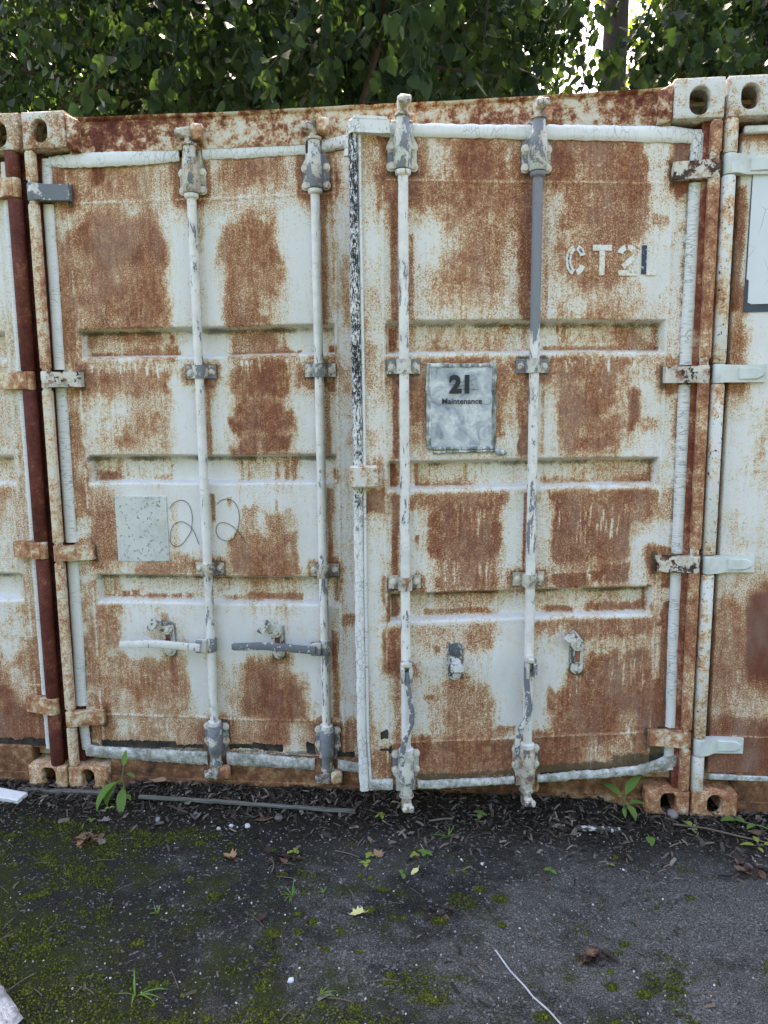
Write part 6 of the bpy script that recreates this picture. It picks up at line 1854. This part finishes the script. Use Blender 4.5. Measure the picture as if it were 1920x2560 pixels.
def sprout(x, y, s, label, mat=None, n=3, seed=0, group=None):
    rs = random.Random(seed)
    a0 = rs.uniform(0, 6.28)
    lv = []
    for k in range(n):
        lv.append(((0, 0, s * 0.55), a0 + 6.28 * k / n + rs.uniform(-0.3, 0.3), rs.uniform(0.2, 0.6), s * rs.uniform(0.7, 1.0), s * rs.uniform(0.45, 0.6), 0.8, 6, 0.2, 0.1))
    weed(x, y, lv, [(0, 0, 0), (0.002, 0, s * 0.3), (0, 0, s * 0.56)], label, mat, 'sprout', group=group, rs=0.0010)
sprout(1.272, -0.415, 0.030, 'three-leaved bright sprout left of centre on the asphalt', MWY, 3, 1)
sprout(1.275, -0.358, 0.024, 'small bright sprout just above the three-leaved one', MWY, 4, 2)
sprout(1.015, -0.365, 0.030, 'upright pale green sprout beside the dark leaf patch', MWY, 3, 3)
sprout(1.465, -0.335, 0.030, 'green sprout with round leaves below the first locking bar', MW, 4, 4)
sprout(1.430, -0.345, 0.024, 'low sprout beside the fallen pale leaf', MWY, 3, 5)
sprout(1.395, -0.46, 0.030, 'pale green sprout below the fallen pale leaf', MW, 2, 6)
sprout(1.290, -0.115, 0.030, 'yellow-green sprout under the corner of the ajar door', MWY, 4, 7)
sprout(1.880, -0.40, 0.030, 'small green sprout on grey asphalt below the right door', MW, 3, 8)
sprout(0.215, -0.235, 0.026, 'tiny sprout below the broad-leaved weed', MW, 3, 9)
sprout(0.245, -0.150, 0.026, 'tiny twin-leaved sprout left of the broad-leaved weed', MWY, 2, 10)
sprout(1.66, -0.085, 0.034, 'dull green seedling under the hanging cam of the right door', MW, 4, 11)
sprout(2.085, -0.335, 0.018, 'minute pale sprout on the grey asphalt at right', MWY, 2, 12)
def tuft(x, y, h, n, label, seed):
    root = empty('grass_tuft', (x, y, gz(x, y)), label, 'grass')
    rs = random.Random(seed)
    for k in range(n):
        link('blade', blade((rs.uniform(-0.004, 0.004), rs.uniform(-0.004, 0.004), 0), rs.uniform(0, 6.28), rs.uniform(0.5, 1.3), h * rs.uniform(0.6, 1.1), 0.0035 + 0.002 * rs.random(), rs.uniform(0.3, 1.4), 6, 0.3, 0.0).mesh('blade', MW, smooth=60), root)
tuft(1.055, -0.585, 0.055, 9, 'little green grass tuft left of the yellow leaf', 1)
tuft(0.735, -1.02, 0.085, 8, 'thin grass tuft near the bottom edge at left', 2)
tuft(0.66, -0.70, 0.035, 5, 'sparse short grass tuft on the mossy left asphalt', 3)
tuft(1.54, -0.215, 0.060, 10, 'wiry dull grass tuft on the asphalt under the right door', 4)
tuft(1.22, -0.98, 0.06, 6, 'wiry grass tuft at the bottom edge near the centre', 5)
tuft(1.15, -0.56, 0.03, 4, 'few short grass blades right of the small grass tuft', 6)

# ------------------------------------------------------------------ trees behind the containers
LEAF_V = np.array([(0, 0, 0), (-0.26, 0.10, 0.05), (-0.38, 0.34, 0.08), (-0.27, 0.66, 0.05), (0, 1, -0.04), (0.27, 0.66, 0.05), (0.38, 0.34, 0.08), (0.26, 0.10, 0.05), (0, 0.35, -0.02), (0, 0.68, -0.02)], float)
LEAF_F = np.array([(0, 8, 2, 1), (8, 9, 3, 2), (9, 4, 4, 3), (0, 7, 6, 8), (8, 6, 5, 9), (9, 5, 4, 4)])
LEAF_F3 = np.array([(0, 8, 2), (0, 2, 1), (8, 9, 3), (8, 3, 2), (9, 4, 3), (0, 7, 6), (0, 6, 8), (8, 6, 5), (8, 5, 9), (9, 5, 4)])
MAPLE_V = np.array([(0, 0, 0), (-0.30, 0.02, 0.05), (-0.22, 0.22, 0.02), (-0.55, 0.42, 0.10), (-0.22, 0.50, 0.03), (-0.26, 0.74, 0.05), (0, 1, -0.05), (0.26, 0.74, 0.05), (0.22, 0.50, 0.03), (0.55, 0.42, 0.10), (0.22, 0.22, 0.02), (0.30, 0.02, 0.05), (0, 0.40, -0.03)], float)
MAPLE_F3 = np.array([(0, 12, 2), (0, 2, 1), (2, 12, 4), (2, 4, 3), (12, 6, 5), (12, 5, 4), (0, 11, 10), (0, 10, 12), (10, 9, 8), (10, 8, 12), (12, 8, 7), (12, 7, 6)])
def leaf_frames(n, droop=0.7, face=(0, -0.5, 0.7), spread=0.9):
    t = np.stack([RNG.normal(0, 0.6, n), RNG.normal(0, 0.6, n), -droop - 0.6 * RNG.random(n)], 1)
    t /= np.linalg.norm(t, axis=1, keepdims=True)
    nr = np.array(face)[None] * 0.6 + RNG.normal(0, spread * 0.75, (n, 3))
    nr -= (nr * t).sum(1, keepdims=True) * t
    nr /= np.linalg.norm(nr, axis=1, keepdims=True) + 1e-9
    sd = np.cross(t, nr)
    return np.stack([sd, t, nr], 2)
def leaves(name, pos, size, mat, parent, kind='oval', droop=0.7, spread=0.9):
    pos = np.asarray(pos)
    n = len(pos)
    s = size * (0.55 + 0.75 * RNG.random(n))
    T, F = (LEAF_V, LEAF_F3) if kind == 'oval' else (MAPLE_V, MAPLE_F3)
    me = scatter(name, T, F, pos, leaf_frames(n, droop, spread=spread), s, mat, 0.0, True)
    return link(name, me, parent)
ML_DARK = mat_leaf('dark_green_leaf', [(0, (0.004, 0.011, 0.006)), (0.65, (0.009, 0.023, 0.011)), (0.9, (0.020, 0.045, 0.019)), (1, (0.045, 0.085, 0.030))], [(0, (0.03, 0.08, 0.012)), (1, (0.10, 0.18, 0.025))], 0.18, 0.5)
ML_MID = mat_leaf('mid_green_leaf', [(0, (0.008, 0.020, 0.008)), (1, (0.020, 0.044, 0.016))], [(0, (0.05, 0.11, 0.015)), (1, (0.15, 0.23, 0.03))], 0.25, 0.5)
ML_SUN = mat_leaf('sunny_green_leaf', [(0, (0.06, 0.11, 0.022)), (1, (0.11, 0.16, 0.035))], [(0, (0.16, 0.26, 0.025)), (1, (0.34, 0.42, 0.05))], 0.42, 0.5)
MBK = mat_flat('grey_brown_bark', (0.040, 0.034, 0.030), 0.5, 30, 0.9, 0.15, 0.9)
MTWG = mat_flat('thin_dark_branch', (0.035, 0.028, 0.022), 0.4, 40, 0.9, 0.15)
def wander(p, d, length, n, amp, rs, sag=0.0):
    P = [Vector(p)]
    d = Vector(d).normalized()
    for k in range(n):
        d = (d + Vector((rs.gauss(0, amp), rs.gauss(0, amp), rs.gauss(0, amp) - sag))).normalized()
        P.append(P[-1] + d * (length / n))
    return P
def tree(name, base, label, trunk_h, trunk_r, lean, limbs, crown_fn, leaf_args, seed):
    root = empty(name, base, label, 'tree', 'trees behind the containers')
    rs = random.Random(seed)
    b = MB()
    P = wander((0, 0, -0.1), (lean[0], lean[1], 1), trunk_h, 14, 0.006 if name == 'tall_tree' else 0.035, rs)
    n = len(P)
    b.tube(P, [trunk_r * (1.25 if k == 0 else 1.0 - 0.6 * k / n) for k in range(n)], 12)
    link('trunk', b.mesh('trunk', MBK, smooth=60), root)
    for k, (h, az, el, ln, sag) in enumerate(limbs):
        q = P[min(int(h * (n - 1)), n - 2)]
        d = (math.cos(az) * math.cos(el), math.sin(az) * math.cos(el), math.sin(el))
        L = wander(q, d, ln, 12, 0.10, rs, sag)
        r0 = trunk_r * (1 - 0.6 * h) * 0.5
        bb = MB().tube(L, [r0 * (1 - 0.85 * j / 12) + 0.004 for j in range(13)], 7)
        for j in range(3, 12, 2):
            S = wander(L[j], (rs.gauss(0, 1), rs.gauss(0, 1), rs.gauss(-0.2, 0.6)), ln * 0.3, 6, 0.2, rs, sag)
            bb.tube(S, [r0 * 0.25 * (1 - 0.8 * i / 6) + 0.002 for i in range(7)], 5)
        link('limb', bb.mesh('limb', MTWG, smooth=60), root)
    tw, pos = crown_fn(rs, Vector(base))
    if tw:
        bb = MB()
        for S, r in tw:
            bb.tube(S, r, 4)
        link('twigs', bb.mesh('twigs', MTWG), root)['kind'] = 'stuff'
    for k, (ps, args) in enumerate(zip(pos, leaf_args)):
        o = leaves('foliage', np.array(ps) - np.array(base), parent=root, **args)
        o['kind'] = 'stuff'
    return root
def blobs(rs, base, spec, thin=0.0):
    """leaf positions: shells of many small clumps"""
    out = []
    for (cx, cy, cz, rx, ry, rz, clumps, per, cr) in spec:
        for _ in range(clumps):
            while True:
                a = np.array([rs.uniform(-1, 1) for _ in range(3)])
                if (a ** 2).sum() < 1:
                    break
            c = np.array([cx + a[0] * rx, cy + a[1] * ry, cz + a[2] * rz])
            k = per
            q = RNG.normal(0, 1, (k, 3)) * np.array([cr, cr, cr * 0.55])
            out.append(c[None] + q)
    return np.concatenate(out)
def crown_near(spec, strands, zr, leaf_step, xr, yr, ln=(0.5, 1.4)):
    def fn(rs, base):
        tw, pos = [], []
        hubs = [(rs.uniform(*xr), rs.uniform(*yr), rs.uniform(*zr)) for _ in range(max(6, strands // 7))]
        for _ in range(strands):
            h = rs.choice(hubs)
            p = (min(h[0] + rs.gauss(0, 0.16), xr[1]), h[1] + rs.gauss(0, 0.16), h[2] + rs.gauss(0, 0.12))
            L = rs.uniform(*ln)
            S = wander(p, (rs.gauss(0, 0.5), rs.gauss(-0.25, 0.5), -0.9), L, 8, 0.16, rs, 0.05)
            tw.append(([s - base for s in S], 0.0028))
            m = int(L / leaf_step)
            for k in range(m):
                t = (k + rs.random()) / m * 8
                i = min(int(t), 7)
                q = S[i].lerp(S[i + 1], t - i)
                pos.append((q.x + rs.gauss(0, 0.035), q.y + rs.gauss(0, 0.035), q.z + rs.gauss(0, 0.03)))
        return tw, [pos, blobs(rs, base, spec)]
    return fn
# the big drooping tree whose branches hang over the middle roof
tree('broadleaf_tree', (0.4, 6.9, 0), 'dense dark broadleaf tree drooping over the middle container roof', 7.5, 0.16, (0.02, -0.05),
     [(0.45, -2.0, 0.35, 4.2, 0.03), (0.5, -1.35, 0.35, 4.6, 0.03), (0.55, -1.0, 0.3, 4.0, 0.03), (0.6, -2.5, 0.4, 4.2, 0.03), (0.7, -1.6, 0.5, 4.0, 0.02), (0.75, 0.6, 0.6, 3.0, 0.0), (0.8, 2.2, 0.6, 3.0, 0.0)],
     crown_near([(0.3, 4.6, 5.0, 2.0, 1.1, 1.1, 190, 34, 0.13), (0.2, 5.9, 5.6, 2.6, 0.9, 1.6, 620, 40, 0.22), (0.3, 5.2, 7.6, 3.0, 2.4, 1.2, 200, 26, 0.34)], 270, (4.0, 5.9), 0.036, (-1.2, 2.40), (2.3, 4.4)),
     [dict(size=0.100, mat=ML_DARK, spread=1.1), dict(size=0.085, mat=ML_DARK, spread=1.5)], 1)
# tree over the left container, sun behind it
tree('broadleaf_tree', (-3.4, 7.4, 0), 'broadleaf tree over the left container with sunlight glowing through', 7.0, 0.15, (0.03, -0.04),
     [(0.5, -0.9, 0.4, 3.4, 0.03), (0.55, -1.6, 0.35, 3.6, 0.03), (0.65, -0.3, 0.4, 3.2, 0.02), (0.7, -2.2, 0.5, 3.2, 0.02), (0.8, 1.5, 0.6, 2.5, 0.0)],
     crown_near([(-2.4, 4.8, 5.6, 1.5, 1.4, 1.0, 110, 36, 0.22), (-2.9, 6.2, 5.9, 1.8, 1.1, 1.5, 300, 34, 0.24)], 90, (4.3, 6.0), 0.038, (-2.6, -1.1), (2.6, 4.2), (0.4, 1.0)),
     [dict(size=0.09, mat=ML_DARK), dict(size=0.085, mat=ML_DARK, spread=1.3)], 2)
# bare-trunked tree seen in the gap
tree('tall_tree', (3.42, 8.0, 0), 'tall tree with a straight grey trunk rising behind the right door', 13.0, 0.215, (0.004, 0.0),
     [(0.66, 0.4, 0.4, 3.0, 0.0), (0.72, 2.6, 0.5, 3.0, 0.0), (0.8, -1.2, 0.5, 3.0, 0.0), (0.85, 1.4, 0.6, 2.6, 0.0)],
     lambda rs, base: ([], [blobs(rs, base, [(3.4, 8.2, 11.0, 2.8, 2.6, 1.8, 260, 30, 0.30)])]),
     [dict(size=0.12, mat=ML_MID, kind='maple', spread=1.3)], 3)
# maple over the right container
tree('maple_tree', (6.2, 7.2, 0), 'lobed-leaf tree overhanging the right container', 7.0, 0.14, (-0.03, -0.05),
     [(0.45, -2.3, 0.25, 3.8, 0.02), (0.5, -2.0, 0.3, 4.2, 0.03), (0.6, -2.8, 0.35, 3.4, 0.02), (0.7, -1.6, 0.5, 3.2, 0.02), (0.8, 1.0, 0.6, 2.5, 0.0)],
     crown_near([(4.15, 4.6, 4.3, 1.0, 1.2, 0.55, 90, 30, 0.20), (5.0, 5.6, 5.2, 1.3, 1.2, 1.3, 330, 34, 0.22), (5.4, 5.8, 7.2, 1.8, 2.0, 1.2, 120, 28, 0.32)], 140, (3.95, 4.9), 0.040, (3.08, 5.2), (2.6, 4.4), (0.4, 0.9)),
     [dict(size=0.10, mat=ML_DARK, kind='maple'), dict(size=0.095, mat=ML_DARK, kind='maple', spread=1.3)], 4)
# sunlit trees further back, with the sky showing between them
def far_tree(x, y, h, spec, label, mat, seed, kind='oval', size=0.15):
    tree('broadleaf_tree', (x, y, 0), label, h, 0.17, (0.0, 0.0), [(0.5, 0.5, 0.5, 3, 0), (0.55, 2.2, 0.5, 3, 0), (0.6, 3.8, 0.5, 3, 0), (0.7, 5.2, 0.5, 3, 0)],
         lambda rs, base: ([], [blobs(rs, base, spec)]), [dict(size=size, mat=mat, kind=kind, spread=1.5)], seed)
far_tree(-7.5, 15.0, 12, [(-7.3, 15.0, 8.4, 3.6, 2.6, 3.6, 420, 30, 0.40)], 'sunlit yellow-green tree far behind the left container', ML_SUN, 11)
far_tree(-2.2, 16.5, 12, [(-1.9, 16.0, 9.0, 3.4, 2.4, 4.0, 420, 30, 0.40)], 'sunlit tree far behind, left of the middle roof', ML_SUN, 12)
far_tree(2.0, 14.0, 11, [(1.75, 13.5, 8.0, 2.1, 2.0, 3.4, 300, 28, 0.36), (2.6, 12.2, 6.6, 0.7, 1.0, 0.7, 40, 24, 0.26)], 'mid-green tree far behind the centre, beside the sky gap', ML_MID, 13)
far_tree(8.1, 15.5, 12, [(8.05, 15.0, 8.6, 2.9, 2.4, 3.8, 380, 30, 0.40)], 'sunlit yellow-green tree behind the tall grey trunk', ML_SUN, 14, 'maple')
far_tree(12.8, 15.0, 12, [(12.2, 14.5, 8.2, 3.0, 2.6, 3.6, 300, 30, 0.40)], 'mid-green tree far behind the right container', ML_MID, 15, 'maple')

# added unseen bank behind the viewer, shaped to block low sky, higher at right
def add_sky_blocker():
    xs, ts = np.linspace(-70, 70, 141), np.linspace(0, 1, 30)
    X, T = np.meshgrid(xs, ts, indexing='ij')
    Y = -22.0 - 16 * T - 3 * fbm(X * 0.09, T * 3, 71)
    Z = -0.3 + (17.0 + 9.0 * np.tanh(X / 14)) * T ** 0.8 * (0.75 + 0.5 * fbm(X * 0.12, T * 2, 72)) + 1.4 * (fbm(X * 0.7, T * 9, 73) - 0.5) * (T > 0.03)
    idx = np.arange(X.size).reshape(X.shape)
    F = np.stack([idx[:-1, :-1], idx[1:, :-1], idx[1:, 1:], idx[:-1, 1:]], -1).reshape(-1, 4)[:, ::-1]
    m = mat_flat('sky_blocker_green', (0.035, 0.055, 0.022), 0.6, 2, 0.95, 0.1)
    tag(link('sky_blocker', grid_mesh('sky_blocker', np.stack([X.ravel(), Y.ravel(), Z.ravel()], 1), F, m)), kind='structure')
add_sky_blocker()
